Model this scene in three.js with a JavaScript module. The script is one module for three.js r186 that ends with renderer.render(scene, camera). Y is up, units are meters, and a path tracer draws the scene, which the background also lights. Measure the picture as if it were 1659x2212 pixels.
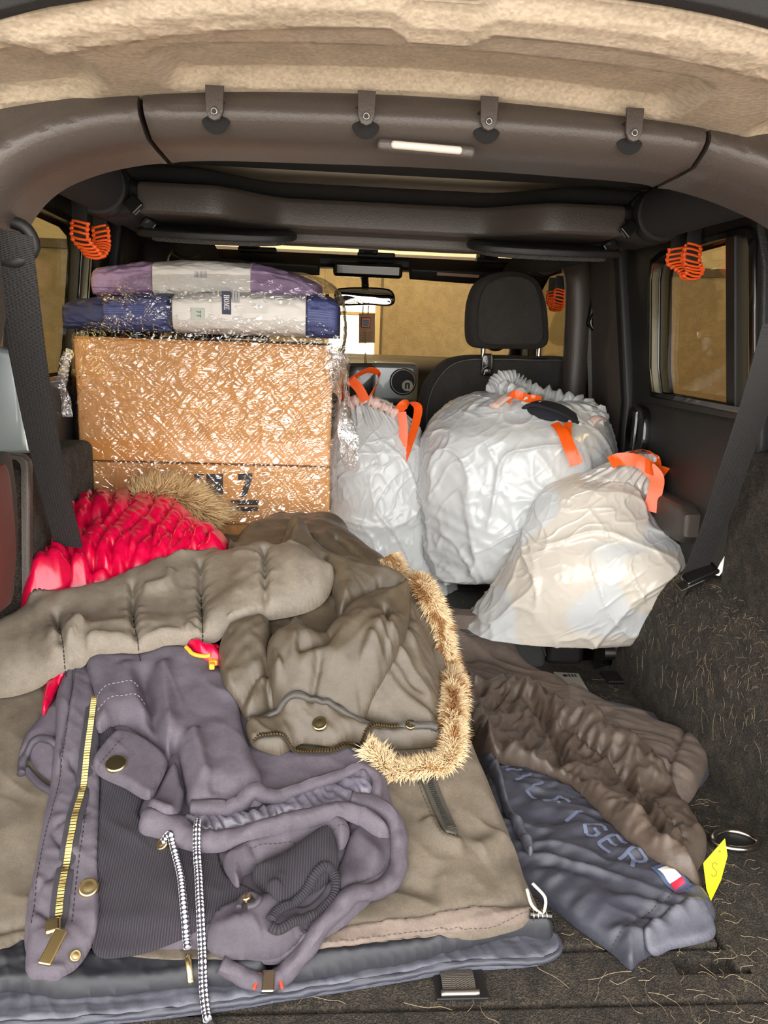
import * as THREE from 'three';
import { RoundedBoxGeometry } from 'three/addons/geometries/RoundedBoxGeometry.js';
import { mergeGeometries, mergeVertices, toCreasedNormals } from 'three/addons/utils/BufferGeometryUtils.js';
import { ImprovedNoise } from 'three/addons/math/ImprovedNoise.js';
import { RectAreaLightUniformsLib } from 'three/addons/lights/RectAreaLightUniformsLib.js';

// ---------- camera, sky, exposure, large lights ----------
const scene = new THREE.Scene();
const renderer = new THREE.WebGLRenderer();
renderer.toneMapping = THREE.LinearToneMapping;
renderer.toneMappingExposure = 1.0;
renderer.shadowMap.enabled = true;
RectAreaLightUniformsLib.init();
const V = (x, y, z) => new THREE.Vector3(x, y, z);
const camera = new THREE.PerspectiveCamera(67.35, 0.75, 0.05, 60);
camera.position.set(-0.1, 0.8, 1.0);
camera.quaternion.setFromRotationMatrix(new THREE.Matrix4().makeBasis(V(0.99731, 0.03743, 0.06298), V(-0.02239, 0.97425, -0.22437), V(-0.06975, 0.22236, 0.97247)));
scene.add(camera);
scene.background = new THREE.Color().setRGB(1.0, 0.99, 0.97);   // overcast sky beyond the open garage door
scene.backgroundIntensity = 6.5;

// ---------- helpers ----------
let seed = 7;
const rnd = () => { seed = (seed * 1664525 + 1013904223) >>> 0; return seed / 4294967296; };
const rr = (a, b) => a + (b - a) * rnd();
const NZ = new ImprovedNoise();
const n3 = (x, y, z = 0) => NZ.noise(x, y, z);
const fbm = (x, y, z = 0, o = 4) => { let s = 0, a = 0.5, f = 1; for (let i = 0; i < o; i++) { s += a * n3(x * f + i * 17.3, y * f - i * 9.1, z * f + i * 3.7); a *= 0.5; f *= 2.03; } return s; };
const ridge = (x, y, z = 0) => 1 - 2 * Math.abs(n3(x, y, z));
const clamp = (v, a = 0, b = 1) => Math.min(b, Math.max(a, v));
const sm = (a, b, x) => { const t = clamp((x - a) / (b - a)); return t * t * (3 - 2 * t); };
const lerp = (a, b, t) => a + (b - a) * t;
const C = (h) => new THREE.Color(h);

const used = {};
const numbered = (n) => { used[n] = (used[n] ?? -1) + 1; return used[n] ? `${n}_${String(used[n]).padStart(3, '0')}` : n; };
const bases = new WeakMap();
function thing(name, label, category, base = [0, 0, 0], group) {
  const o = new THREE.Group(); o.name = numbered(name); o.position.set(...base); o.userData = { label, category };
  if (group) o.userData.group = group;
  bases.set(o, base); scene.add(o); return o;
}
function struct(name, label) {
  const o = new THREE.Group(); o.name = numbered(name); o.userData = { kind: 'structure', label }; bases.set(o, [0, 0, 0]); scene.add(o); return o;
}
// geometry is given in world metres; it is re-based to the thing it belongs to
function part(name, geo, mat, parent, label) {
  const b = bases.get(parent); geo = geo.clone ? geo : geo;
  if (b && (b[0] || b[1] || b[2])) geo.translate(-b[0], -b[1], -b[2]);
  const m = new THREE.Mesh(geo, mat); m.name = name; m.castShadow = m.receiveShadow = true;
  if (label) m.userData.label = label;
  bases.set(m, b ?? [0, 0, 0]); parent.add(m); return m;
}
const stuff = (m) => { m.userData.kind = 'stuff'; return m; };
const merge = (gs) => mergeGeometries(gs.map((g) => { g = g.index ? g.toNonIndexed() : g; for (const k of Object.keys(g.attributes)) if (!['position', 'normal', 'uv', 'color'].includes(k)) g.deleteAttribute(k); return g; }));

// uv in metres from the dominant axis of the normal
function muv(g) {
  g = g.index ? g.toNonIndexed() : g;
  const p = g.attributes.position, n = g.attributes.normal, uv = new Float32Array(p.count * 2);
  for (let i = 0; i < p.count; i += 3) {
    let ax = 0, ay = 0, az = 0;
    for (let k = 0; k < 3; k++) { ax += Math.abs(n.getX(i + k)); ay += Math.abs(n.getY(i + k)); az += Math.abs(n.getZ(i + k)); }
    for (let k = 0; k < 3; k++) {
      const j = i + k, x = p.getX(j), y = p.getY(j), z = p.getZ(j);
      uv.set(ay >= ax && ay >= az ? [x, -z] : ax >= az ? [z, y] : [x, y], j * 2);
    }
  }
  g.setAttribute('uv', new THREE.BufferAttribute(uv, 2)); return g;
}
const rbox = (w, h, d, r, x = 0, y = 0, z = 0, seg = 3) => muv(new RoundedBoxGeometry(w, h, d, seg, r).translate(x, y, z));
const rboxR = (w, h, d, r, x, y, z, rx = 0, ry = 0, rz = 0) => muv(new RoundedBoxGeometry(w, h, d, 3, r)).applyMatrix4(new THREE.Matrix4().compose(V(x, y, z), new THREE.Quaternion().setFromEuler(new THREE.Euler(rx, ry, rz)), V(1, 1, 1)));
const cyl = (r0, r1, h, x, y, z, n = 24) => new THREE.CylinderGeometry(r0, r1, h, n).translate(x, y, z);
const curve = (pts, closed = false, tension = 0.5) => new THREE.CatmullRomCurve3(pts.map((p) => (p.isVector3 ? p : p.length === 2 ? V(p[0], 0, p[1]) : V(...p))), closed, 'centripetal', tension);

// tube with a radius function and flat or round ends; flat > 0 squashes the section along y
function tube(pts, r, n = 48, sides = 10, { closed = false, flat = 1, wob = 0 } = {}) {
  const c = curve(pts, closed), P = c.getSpacedPoints(n), pos = [], uv = [], idx = [], L = c.getLength();
  let N = null; const rings = closed ? n : n + 1;
  for (let i = 0; i <= n; i++) {
    const t = c.getTangentAt(clamp(i / n, 0, 1)).normalize();
    if (!N) { N = Math.abs(t.y) < 0.9 ? V(0, 1, 0) : V(1, 0, 0); }
    N = N.clone().sub(t.clone().multiplyScalar(N.dot(t))).normalize();
    const B = t.clone().cross(N), rad = (typeof r === 'function' ? r(i / n) : r);
    for (let k = 0; k <= sides; k++) {
      const a = k / sides * Math.PI * 2, w = 1 + (wob ? wob * n3(P[i].x * 40 + Math.cos(a), P[i].y * 40 + Math.sin(a), P[i].z * 40) : 0);
      const q = P[i].clone().addScaledVector(N, Math.cos(a) * rad * flat * w).addScaledVector(B, Math.sin(a) * rad * w);
      pos.push(q.x, q.y, q.z); uv.push(i / n * L, k / sides * Math.PI * 2 * rad);
    }
  }
  for (let i = 0; i < n; i++) for (let k = 0; k < sides; k++) { const a = i * (sides + 1) + k, b = a + sides + 1; idx.push(a, b, a + 1, b, b + 1, a + 1); }
  if (!closed) for (const [i, f] of [[0, 1], [n, 0]]) { const c0 = pos.length / 3; pos.push(P[i].x, P[i].y, P[i].z); uv.push(0, 0); for (let k = 0; k < sides; k++) { const a = i * (sides + 1) + k; f ? idx.push(c0, a, a + 1) : idx.push(c0, a + 1, a); } }
  const g = new THREE.BufferGeometry(); g.setAttribute('position', new THREE.Float32BufferAttribute(pos, 3)); g.setAttribute('uv', new THREE.Float32BufferAttribute(uv, 2)); g.setIndex(idx);
  g.computeVertexNormals(); return g;
}
// flat strap of width w and thickness t along pts; side = vector or function(t) giving the width direction
function strap(pts, w, t, side, n = 40, sag) {
  const c = curve(pts), P = c.getSpacedPoints(n), pos = [], uv = [], idx = [], L = c.getLength();
  for (let i = 0; i <= n; i++) {
    const u = i / n, tg = c.getTangentAt(u).normalize(); let S = (typeof side === 'function' ? side(u) : side).clone();
    S.sub(tg.clone().multiplyScalar(S.dot(tg))).normalize(); const N = tg.clone().cross(S), W = (typeof w === 'function' ? w(u) : w) / 2;
    const m = 5; // five points across each face
    for (const f of [1, -1]) for (let k = 0; k < m; k++) {
      const s = (k / (m - 1) * 2 - 1) * f, e = sag ? sag(u, s) : 0;
      const q = P[i].clone().addScaledVector(S, s * W).addScaledVector(N, f * t / 2 * (Math.abs(s) > 0.99 ? 0.6 : 1) + e);
      pos.push(q.x, q.y, q.z); uv.push(u * L, s * W);
    }
  }
  for (let i = 0; i < n; i++) for (let k = 0; k < 10; k++) { const a = i * 10 + k, b = i * 10 + (k + 1) % 10; idx.push(a, a + 10, b, b, a + 10, b + 10); }
  for (const [r, f] of [[0, 1], [n, 0]]) for (let k = 1; k < 9; k++) { const a = r * 10; f ? idx.push(a, a + k, a + k + 1) : idx.push(a, a + k + 1, a + k); }
  const g = new THREE.BufferGeometry(); g.setAttribute('position', new THREE.Float32BufferAttribute(pos, 3)); g.setAttribute('uv', new THREE.Float32BufferAttribute(uv, 2)); g.setIndex(idx);
  return toCreasedNormals(g, 0.9);
}
// closed outline [a,b] -> extruded along the third axis, bevelled, centred in depth
function slab(pts, depth, bevel = 0.01, { smooth = 0, holes = [], seg = 3 } = {}) {
  const sh = (p, K) => { let q = p.map((v) => new THREE.Vector2(v[0], v[1])); if (smooth) { const c = new THREE.CatmullRomCurve3(q.map((v) => V(v.x, v.y, 0)), true, 'centripetal'); q = c.getSpacedPoints(smooth).slice(0, -1).map((v) => new THREE.Vector2(v.x, v.y)); } return new K(q); };
  const s = sh(pts, THREE.Shape); for (const h of holes) s.holes.push(sh(h, THREE.Path));
  const g = new THREE.ExtrudeGeometry(s, { depth: Math.max(0.0005, depth - 2 * bevel), bevelEnabled: bevel > 0, bevelThickness: bevel, bevelSize: bevel, bevelOffset: -bevel, bevelSegments: seg, curveSegments: 12, steps: 1 });
  g.translate(0, 0, -Math.max(0.0005, depth - 2 * bevel) / 2);
  return muv(toCreasedNormals(g, 0.6));
}
// side-wall plane: local (z, y, t) -> world, leaning in above the belt line
const wallX = (y) => 0.7 - Math.max(0, y - 0.673) * 0.13;
function onWall(g, s, off = 0) {
  const p = g.attributes.position;
  for (let i = 0; i < p.count; i++) { const z = p.getX(i), y = p.getY(i), t = p.getZ(i); p.setXYZ(i, s * (wallX(y) + 0.028 + off + t), y, z); }
  if (s > 0) { const a = p.array; for (let i = 0; i < p.count; i += 3) for (let k = 0; k < 3; k++) { const q = a[(i + 1) * 3 + k]; a[(i + 1) * 3 + k] = a[(i + 2) * 3 + k]; a[(i + 2) * 3 + k] = q; } }
  g.deleteAttribute('normal'); g.computeVertexNormals(); return muv(toCreasedNormals(g, 0.6));
}

// ---------- textures ----------
function tex(size, fn, srgb = false, rep = 1) {
  const d = new Uint8Array(size * size * 4);
  for (let j = 0; j < size; j++) for (let i = 0; i < size; i++) { const v = fn(i / size, j / size, i, j), k = (j * size + i) * 4; if (typeof v === 'number') { d[k] = d[k + 1] = d[k + 2] = clamp(v) * 255; } else { d[k] = clamp(v[0]) * 255; d[k + 1] = clamp(v[1]) * 255; d[k + 2] = clamp(v[2]) * 255; } d[k + 3] = 255; }
  const t = new THREE.DataTexture(d, size, size); t.magFilter = t.minFilter = THREE.LinearFilter; t.wrapS = t.wrapT = THREE.RepeatWrapping; t.repeat.set(rep, rep);
  if (srgb) t.colorSpace = THREE.SRGBColorSpace; t.needsUpdate = true; return t;
}
// tileable value noise
function tnoise(cells, sd) {
  const g = []; let s = sd; for (let i = 0; i < cells * cells; i++) { s = (s * 1664525 + 1013904223) >>> 0; g.push(s / 4294967296); }
  return (u, v) => { const x = u * cells, y = v * cells, i = Math.floor(x), j = Math.floor(y), a = x - i, b = y - j, at = (p, q) => g[((q % cells) + cells) % cells * cells + ((p % cells) + cells) % cells], e = a * a * (3 - 2 * a), f = b * b * (3 - 2 * b); return lerp(lerp(at(i, j), at(i + 1, j), e), lerp(at(i, j + 1), at(i + 1, j + 1), e), f); };
}
const tA = tnoise(128, 3), tB = tnoise(48, 5), tC = tnoise(16, 9), tD = tnoise(6, 11), tE = tnoise(256, 21);
const grainT = tex(512, (u, v) => 0.6 * tE(u, v) + 0.4 * tA(u, v), false, 5);
const leatherT = tex(512, (u, v) => 0.5 * tA(u, v) + 0.5 * tE(u, v), false, 4);
const weaveT = tex(256, (u, v, i, j) => 0.45 + 0.35 * Math.sin(u * Math.PI * 128) * Math.sin(v * Math.PI * 128) + 0.3 * (tA(u, v) - 0.5), false, 12);
const carpetT = tex(512, (u, v) => { const s = 0.62 + 0.5 * (tE(u, v) - 0.5) + 0.35 * (tA(u, v) - 0.5) + 0.25 * (tC(u, v) - 0.5); return [s, s * 0.96, s * 0.9]; }, true, 4);
const carpetB = tex(512, (u, v) => 0.65 * tE(u, v) + 0.35 * tA(u, v), false, 4);
const patchT = tex(512, (u, v) => { const s = 0.9 + 0.07 * (tB(u, v) - 0.5) + 0.08 * (tC(u, v) - 0.5) + 0.1 * (tE(u, v) - 0.5); return [s, s, s]; }, true, 2.2);
const peelC = tex(512, (u, v) => { const s = 0.87 + 0.2 * (tA(u, v) * 0.6 + tE(u, v) * 0.4 - 0.5) + 0.08 * (tC(u, v) - 0.5); return [s, s * 0.985, s * 0.965]; }, true, 2.2);
const peelB = tex(512, (u, v) => 0.7 * tA(u, v) + 0.3 * tE(u, v), false, 2.2);
const ribT = tex(256, (u, v, i) => 0.5 + 0.5 * Math.sin(u * Math.PI * 2 * 16) * (0.75 + 0.25 * Math.sin(v * Math.PI * 2 * 40)), false, 18);
const ribC = tex(512, (u, v) => { const r = 0.8 + 0.16 * Math.sin(u * Math.PI * 2 * 32), l = tE(u, v) > 0.955 ? 0.28 : 0; return [r + l, r + l, r + l]; }, true, 9);
const beltT = tex(128, (u, v) => 0.5 + 0.5 * Math.sin(u * Math.PI * 2 * 8 + 0.9 * Math.sin(v * Math.PI * 2 * 4)), false, 50);
const cardT = tex(512, (u, v) => { const s = 0.9 + 0.1 * (tE(u, v * 0.25) - 0.5) + 0.06 * (tC(u, v) - 0.5) + 0.05 * (tB(u * 1, v) - 0.5); return [s, s * 0.99, s * 0.97]; }, true, 1.4);
const meshT = tex(256, (u, v) => { const a = Math.abs(Math.sin(u * Math.PI * 64)) * Math.abs(Math.sin(v * Math.PI * 64)); return a > 0.35 ? [1, 1, 1] : [0.45, 0.46, 0.6]; }, true, 7);

const std = (o) => new THREE.MeshStandardMaterial(o), phy = (o) => new THREE.MeshPhysicalMaterial(o);
const cloth = (col, rough, o = {}) => phy({ color: C(col), roughness: rough, map: patchT, bumpMap: weaveT, bumpScale: 0.0003, sheen: 0.35, sheenRoughness: 0.5, sheenColor: C(col), side: THREE.DoubleSide, ...o });
const M = {
  trim: phy({ color: C('#453d38'), roughness: 0.42, bumpMap: leatherT, bumpScale: 0.0004 }),
  trimDark: std({ color: C('#211f1d'), roughness: 0.5, bumpMap: leatherT, bumpScale: 0.0004 }),
  black: std({ color: C('#191817'), roughness: 0.55 }),
  gloss: phy({ color: C('#151413'), roughness: 0.2, clearcoat: 0.6 }),
  headliner: std({ color: C('#1f1d1c'), roughness: 0.95, bumpMap: grainT, bumpScale: 0.0006 }),
  roof: phy({ color: C('#cfc0ac'), roughness: 0.42, map: peelC, bumpMap: peelB, bumpScale: 0.0004, side: THREE.DoubleSide }),
  roofFront: std({ color: C('#e2d3bd'), roughness: 0.7, bumpMap: peelB, bumpScale: 0.0003 }),
  carpet: std({ color: C('#5a544d'), roughness: 1, map: carpetT, bumpMap: carpetB, bumpScale: 0.004 }),
  seat: phy({ color: C('#403d3a'), roughness: 0.9, map: patchT, bumpMap: weaveT, bumpScale: 0.0005, sheen: 0.4, sheenColor: C('#777068') }),
  seatBack: phy({ color: C('#4b4d4b'), roughness: 0.9, map: patchT, bumpMap: weaveT, bumpScale: 0.0008 }),
  chrome: std({ color: C('#cfcac2'), roughness: 0.18, metalness: 1 }),
  steel: std({ color: C('#8c8780'), roughness: 0.35, metalness: 1 }),
  silver: phy({ color: C('#9aa09f'), roughness: 0.3, metalness: 0.25, clearcoat: 0.6 }),
  glass: phy({ color: C('#ded7bf'), transmission: 1, thickness: 0, roughness: 0.02, ior: 1.5 }),
  windshield: phy({ color: C('#f6f1e2'), transmission: 1, thickness: 0, roughness: 0.02, ior: 1.5 }),
  belt: std({ color: C('#282524'), roughness: 0.7, bumpMap: beltT, bumpScale: 0.0016 }),
  orange: phy({ color: C('#ff6420'), roughness: 0.45 }),
  gold: std({ color: C('#dccb9c'), roughness: 0.28, metalness: 1 }),
  brass: std({ color: C('#9c875c'), roughness: 0.35, metalness: 1 }),
};

// ---------- the garage around the car ----------
{
  const wallM = std({ color: C('#ccc2a8'), roughness: 0.9, map: peelC, bumpMap: grainT, bumpScale: 0.001 });
  const upM = std({ color: C('#efe3c4'), roughness: 0.9, bumpMap: grainT, bumpScale: 0.001 }), railM = std({ color: C('#6f675c'), roughness: 0.7 });
  const conc = std({ color: C('#8b857c'), roughness: 0.85, map: carpetT, bumpMap: grainT, bumpScale: 0.001 });
  const gf = struct('garage_floor', 'grey concrete garage floor under the car'); part('slab', rbox(6.6, 0.12, 5.1, 0.005, 0, -0.81, -1.15), conc, gf);
  const dr = struct('driveway', 'pale concrete driveway beyond the open garage door'); part('slab', rbox(16, 0.12, 9, 0.005, 0, -0.83, 5.9), std({ color: C('#d8d2c8'), roughness: 0.9, map: peelC }), dr);
  const fw = struct('garage_wall_front', 'tan painted garage wall ahead of the windshield');
  const WL = -0.16, WR = 0.165, WB = 0.645, WT = 1.03; // small window in the front wall
  part('wall_panel', merge([rbox(3.14, 2.0, 0.12, 0.004, -1.73, 0.25, -3.66), rbox(3.135, 2.0, 0.12, 0.004, 1.7325, 0.25, -3.66), rbox(WR - WL, WB + 0.75, 0.12, 0.004, (WL + WR) / 2, (WB - 0.75) / 2, -3.66), rbox(WR - WL, 1.25 - WT, 0.12, 0.004, (WL + WR) / 2, (1.25 + WT) / 2, -3.66)]), wallM, fw);
  part('upper_wall', rbox(6.6, 0.85, 0.12, 0.004, 0, 1.67, -3.66), upM, fw);
  part('rail', rbox(6.4, 0.05, 0.03, 0.004, 0, 1.235, -3.585), railM, fw);
  part('seam_strip', rbox(0.012, 1.9, 0.012, 0.003, 0.17, 0.24, -3.595), railM, fw);
  const wi = struct('window_1', 'small bright window in the tan garage wall');
  part('window_frame', merge([rbox(0.03, WT - WB, 0.08, 0.004, WL + 0.015, (WT + WB) / 2, -3.63), rbox(0.03, WT - WB, 0.08, 0.004, WR - 0.015, (WT + WB) / 2, -3.63), rbox(WR - WL, 0.03, 0.08, 0.004, 0, WB + 0.015, -3.63), rbox(WR - WL, 0.03, 0.08, 0.004, 0, WT - 0.015, -3.63), rbox(WR - WL, 0.02, 0.05, 0.004, 0, 0.925, -3.63)]), upM, wi);
  part('pane', rbox(WR - WL - 0.04, WT - WB - 0.04, 0.004, 0.001, 0, (WT + WB) / 2, -3.64), phy({ color: C('#ffffff'), transmission: 1, thickness: 0, roughness: 0.02 }), wi);
  for (const s of [-1, 1]) {
    const w = struct(s < 0 ? 'garage_wall_left' : 'garage_wall_right', s < 0 ? 'tan garage wall beside the left windows' : 'tan garage wall beside the right windows');
    part('wall_panel', rbox(0.12, 2.0, 5.1, 0.004, s * 3.36, 0.25, -1.15), wallM, w);
    part('upper_wall', rbox(0.12, 0.85, 5.1, 0.004, s * 3.36, 1.67, -1.15), upM, w);
    part('rail', rbox(0.03, 0.05, 5.0, 0.004, s * 3.285, 1.235, -1.15), railM, w);
  }
  const gc = struct('garage_ceiling', 'cream garage ceiling'); part('slab', rbox(6.84, 0.12, 5.1, 0.004, 0, 2.15, -1.15), upM, gc);
  const bw = struct('garage_wall_back', 'garage wall around the open door behind the camera');
  part('wall_panel', merge([rbox(0.4, 2.85, 0.12, 0.004, -3.1, 0.67, 1.34), rbox(0.4, 2.85, 0.12, 0.004, 3.1, 0.67, 1.34), rbox(5.8, 0.2, 0.12, 0.004, 0, 1.99, 1.34)]), wallM, bw);
  // strip lamps on the garage ceiling
  const hous = std({ color: C('#e8e4da'), roughness: 0.5 }), tubeM = std({ color: C('#ffffff'), emissive: C('#ffe9c4'), emissiveIntensity: 8 });
  for (const [x, z, name] of [[-1.9, -0.9, 'left windows'], [1.9, -0.9, 'right windows'], [0, -2.75, 'windshield']]) {
    const l = thing('ceiling_lamp', `white strip lamp on the garage ceiling over the ${name}`, 'lamp', [x, 2.09, z]);
    part('housing', rbox(0.22, 0.05, 1.3, 0.01, x, 2.065, z), hous, l); part('light_diffuser', rbox(0.16, 0.03, 1.24, 0.01, x, 2.035, z), tubeM, l);
    const a = new THREE.RectAreaLight(C('#ffe2b4'), 46, 0.16, 1.24); a.position.set(0, -0.075, 0); a.rotation.x = -Math.PI / 2; l.add(a);
  }
  // shrubs outside the little window
  for (const [x, h] of [[-0.06, 0.36], [0.12, 0.3]]) {
    const sg = [], lm = std({ color: C('#8fa04a'), roughness: 0.8, side: THREE.DoubleSide });
    for (let i = 0; i < 220; i++) { const a = rr(0, 6.28), r = Math.sqrt(rnd()) * 0.07, y = rr(0, h); const q = new THREE.SphereGeometry(0.022, 5, 3).scale(1, 0.25, 0.5); q.rotateZ(rr(-1, 1)); q.rotateY(a); q.translate(x + Math.cos(a) * r * (1 - 0.6 * y / h), 0.35 + y, -4.6 + Math.sin(a) * r); sg.push(q); }
    const t = thing('garden_shrub', h > 0.33 ? 'taller yellow-green shrub outside the small bright window' : 'shorter yellow-green shrub outside the small bright window', 'shrub', [x, -0.77, -4.6]);
    stuff(part('foliage', merge(sg), lm, t)); part('stem', cyl(0.02, 0.03, 1.3, x, -0.12, -4.6, 10), std({ color: C('#6d5638'), roughness: 0.9 }), t);
  }
  const gd = struct('garden_ground', 'pale ground outside the front window'); part('slab', rbox(8, 0.1, 4, 0.005, 0, -0.82, -5.8), std({ color: C('#b9b5ae'), roughness: 0.9 }), gd);
}
// ---------- a red car parked on the right ----------
{
  const t = thing('parked_car', 'red car with dark glass parked beyond the right rear window', 'car', [2.3, -0.75, -0.9]);
  const red = phy({ color: C('#e01a1a'), roughness: 0.3, clearcoat: 1 });
  const at = (g) => { g.rotateY(Math.PI / 2); g.translate(2.3, -0.75, -1.2); return g; };
  part('body', at(slab([[-1.9, 0.3], [-1.85, 0.75], [-1.7, 0.86], [-0.9, 0.95], [0.9, 0.99], [1.75, 0.9], [1.95, 0.7], [1.95, 0.3]], 1.5, 0.06, { smooth: 80 })), red, t);
  part('cabin_glass', at(slab([[-0.95, 0.9], [-0.35, 1.3], [0.7, 1.34], [1.35, 0.95]], 1.3, 0.06)), M.gloss, t);
  part('roof', at(slab([[-0.3, 1.31], [0, 1.35], [0.6, 1.36], [0.8, 1.32]], 1.2, 0.008)), M.gloss, t);
  for (const z of [-1.25, 1.25]) for (const x of [-0.66, 0.66]) part('wheel', new THREE.CylinderGeometry(0.3, 0.3, 0.18, 28).rotateZ(Math.PI / 2).translate(2.3 + x, -0.45, -1.2 + z), M.black, t);
}

// ---------- car floor ----------
{
  const f = struct('floor', 'dark grey carpeted cargo floor with pale hairs');
  part('floor_pan', rbox(1.5, 0.06, 2.9, 0.01, 0, -0.05, -1.25), M.trimDark, f);
  part('load_board', rbox(1.0, 0.03, 0.80, 0.006, -0.05, -0.015, -0.27), M.carpet, f, 'carpeted lift-out load board');
  part('side_carpet', rbox(0.26, 0.026, 1.0, 0.006, 0.584, -0.014, -0.33), M.carpet, f);
  part('side_carpet', rbox(0.2, 0.026, 1.0, 0.006, -0.654, -0.014, -0.33), M.carpet, f);
  // strip behind the board with a finger recess, then the lighter lip
  part('rear_strip', slab([[-0.55, -0.136], [0.72, -0.136], [0.72, -0.218], [-0.55, -0.218]].map(([x, z]) => [x, z]), 0.028, 0.005, { holes: [[[0.365, -0.147], [0.475, -0.147], [0.475, -0.185], [0.365, -0.185]]] }).rotateX(-Math.PI / 2).translate(0, -0.016, 0), M.carpet, f);
  part('finger_recess', rbox(0.13, 0.01, 0.05, 0.004, 0.42, -0.024, 0.166), M.carpet, f);
  part('tailgate_lip', rbox(1.3, 0.03, 0.16, 0.006, 0.08, -0.016, 0.304), M.carpet, f, 'carpet lip at the tailgate');
  part('front_carpet', rbox(1.46, 0.03, 0.12, 0.006, 0, -0.016, -0.738), M.carpet, f);
  part('front_floor', rbox(1.4, 0.02, 1.5, 0.006, 0, -0.03, -1.9), M.carpet, f);
}

// ---------- roof ----------
const rect = (x, z, cx, cz, hx, hz, r, w) => { const qx = Math.abs(x - cx) - hx + r, qz = Math.abs(z - cz) - hz + r; const d = Math.hypot(Math.max(qx, 0), Math.max(qz, 0)) + Math.min(Math.max(qx, qz), 0) - r; return 1 - sm(-w, w, d); };
{
  const c = struct('ceiling', 'roof of the car');
  const edgeZ = (x) => 0.262 - 0.55 * Math.max(0, Math.abs(x - 0.03) - 0.1) ** 2 * 1.1 - 0.03 * (1 - sm(0.025, 0.05, Math.abs(x + 0.006)));
  const nx = 320, nz = 90, pos = [], uv = [], idx = [];
  for (let j = 0; j <= nz; j++) for (let i = 0; i <= nx; i++) {
    const x = -0.72 + 1.44 * i / nx, z = lerp(-0.03, edgeZ(x), j / nz), e = edgeZ(x) - z;
    let y = 1.078 - 0.16 * x * x;
    y += 0.020 * rect(x, z, 0, 0.09, 0.285, 0.062, 0.03, 0.013);
    y += 0.018 * rect(x, z, -0.52, 0.09, 0.155, 0.075, 0.05, 0.014) + 0.018 * rect(x, z, 0.55, 0.075, 0.155, 0.075, 0.05, 0.014);
    y += 0.016 * (1 - sm(0, 0.035, e)) ** 2 - 0.004 * sm(0.03, 0.04, e) * (1 - sm(0.045, 0.055, e));
    pos.push(x, y, z); uv.push(x, z + y);
  }
  const top = pos.length / 3; for (let i = 0; i < top; i++) { pos.push(pos[i * 3], 1.125 - 0.16 * pos[i * 3] ** 2, pos[i * 3 + 2]); uv.push(uv[i * 2], uv[i * 2 + 1]); }
  for (let j = 0; j < nz; j++) for (let i = 0; i < nx; i++) { const a = j * (nx + 1) + i, b = a + nx + 1; idx.push(a, a + 1, b, a + 1, b + 1, b); idx.push(top + a, top + b, top + a + 1, top + a + 1, top + b, top + b + 1); }
  for (let i = 0; i < nx; i++) { const a = nz * (nx + 1) + i; idx.push(a, a + 1, top + a, a + 1, top + a + 1, top + a); }
  const g = new THREE.BufferGeometry(); g.setAttribute('position', new THREE.Float32BufferAttribute(pos, 3)); g.setAttribute('uv', new THREE.Float32BufferAttribute(uv, 2)); g.setIndex(idx); g.computeVertexNormals();
  part('rear_roof_panel', toCreasedNormals(g, 0.7), M.roof, c, 'moulded beige roof panel with mottled texture and recesses');
  part('headliner', rbox(1.36, 0.03, 0.70, 0.008, 0, 1.145, -0.38), M.headliner, c, 'black headliner');
  part('front_roof_panel', rbox(1.36, 0.03, 1.6, 0.008, 0, 1.17, -1.5), M.roofFront, c, 'off-white front roof panel');
  part('roof_skin', rbox(1.5, 0.03, 2.6, 0.01, 0, 1.205, -1.1), M.trimDark, c);
  part('roof_rib', merge([rbox(0.05, 0.05, 0.09, 0.008, 0.02, 1.135, -1.5), rbox(0.9, 0.03, 0.05, 0.01, 0, 1.15, -1.05)]), M.roofFront, c);
  const hg = struct('window_2', 'raised dark rear hatch glass above the roof edge');
  const pane = new RoundedBoxGeometry(1.25, 0.008, 0.62, 2, 0.003); pane.rotateX(-0.75); pane.translate(0, 1.39, 0.52);
  part('pane', muv(pane), M.gloss, hg); const so = []; for (let i = 0; i <= 80; i++) { const x = -0.72 + 1.44 * i / 80; so.push([x, -edgeZ(x) - 0.001]); } for (let i = 80; i >= 0; i--) { const x = -0.72 + 1.44 * i / 80; so.push([x, -edgeZ(x) - 0.02]); }
  const sl = slab(so, 0.12, 0.002).rotateX(-Math.PI / 2).translate(0, 1.156, 0), sp = sl.attributes.position; for (let i = 0; i < sp.count; i++) sp.setY(i, sp.getY(i) - 0.16 * sp.getX(i) ** 2); part('hinge_seal', sl, M.headliner, hg);
}
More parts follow.
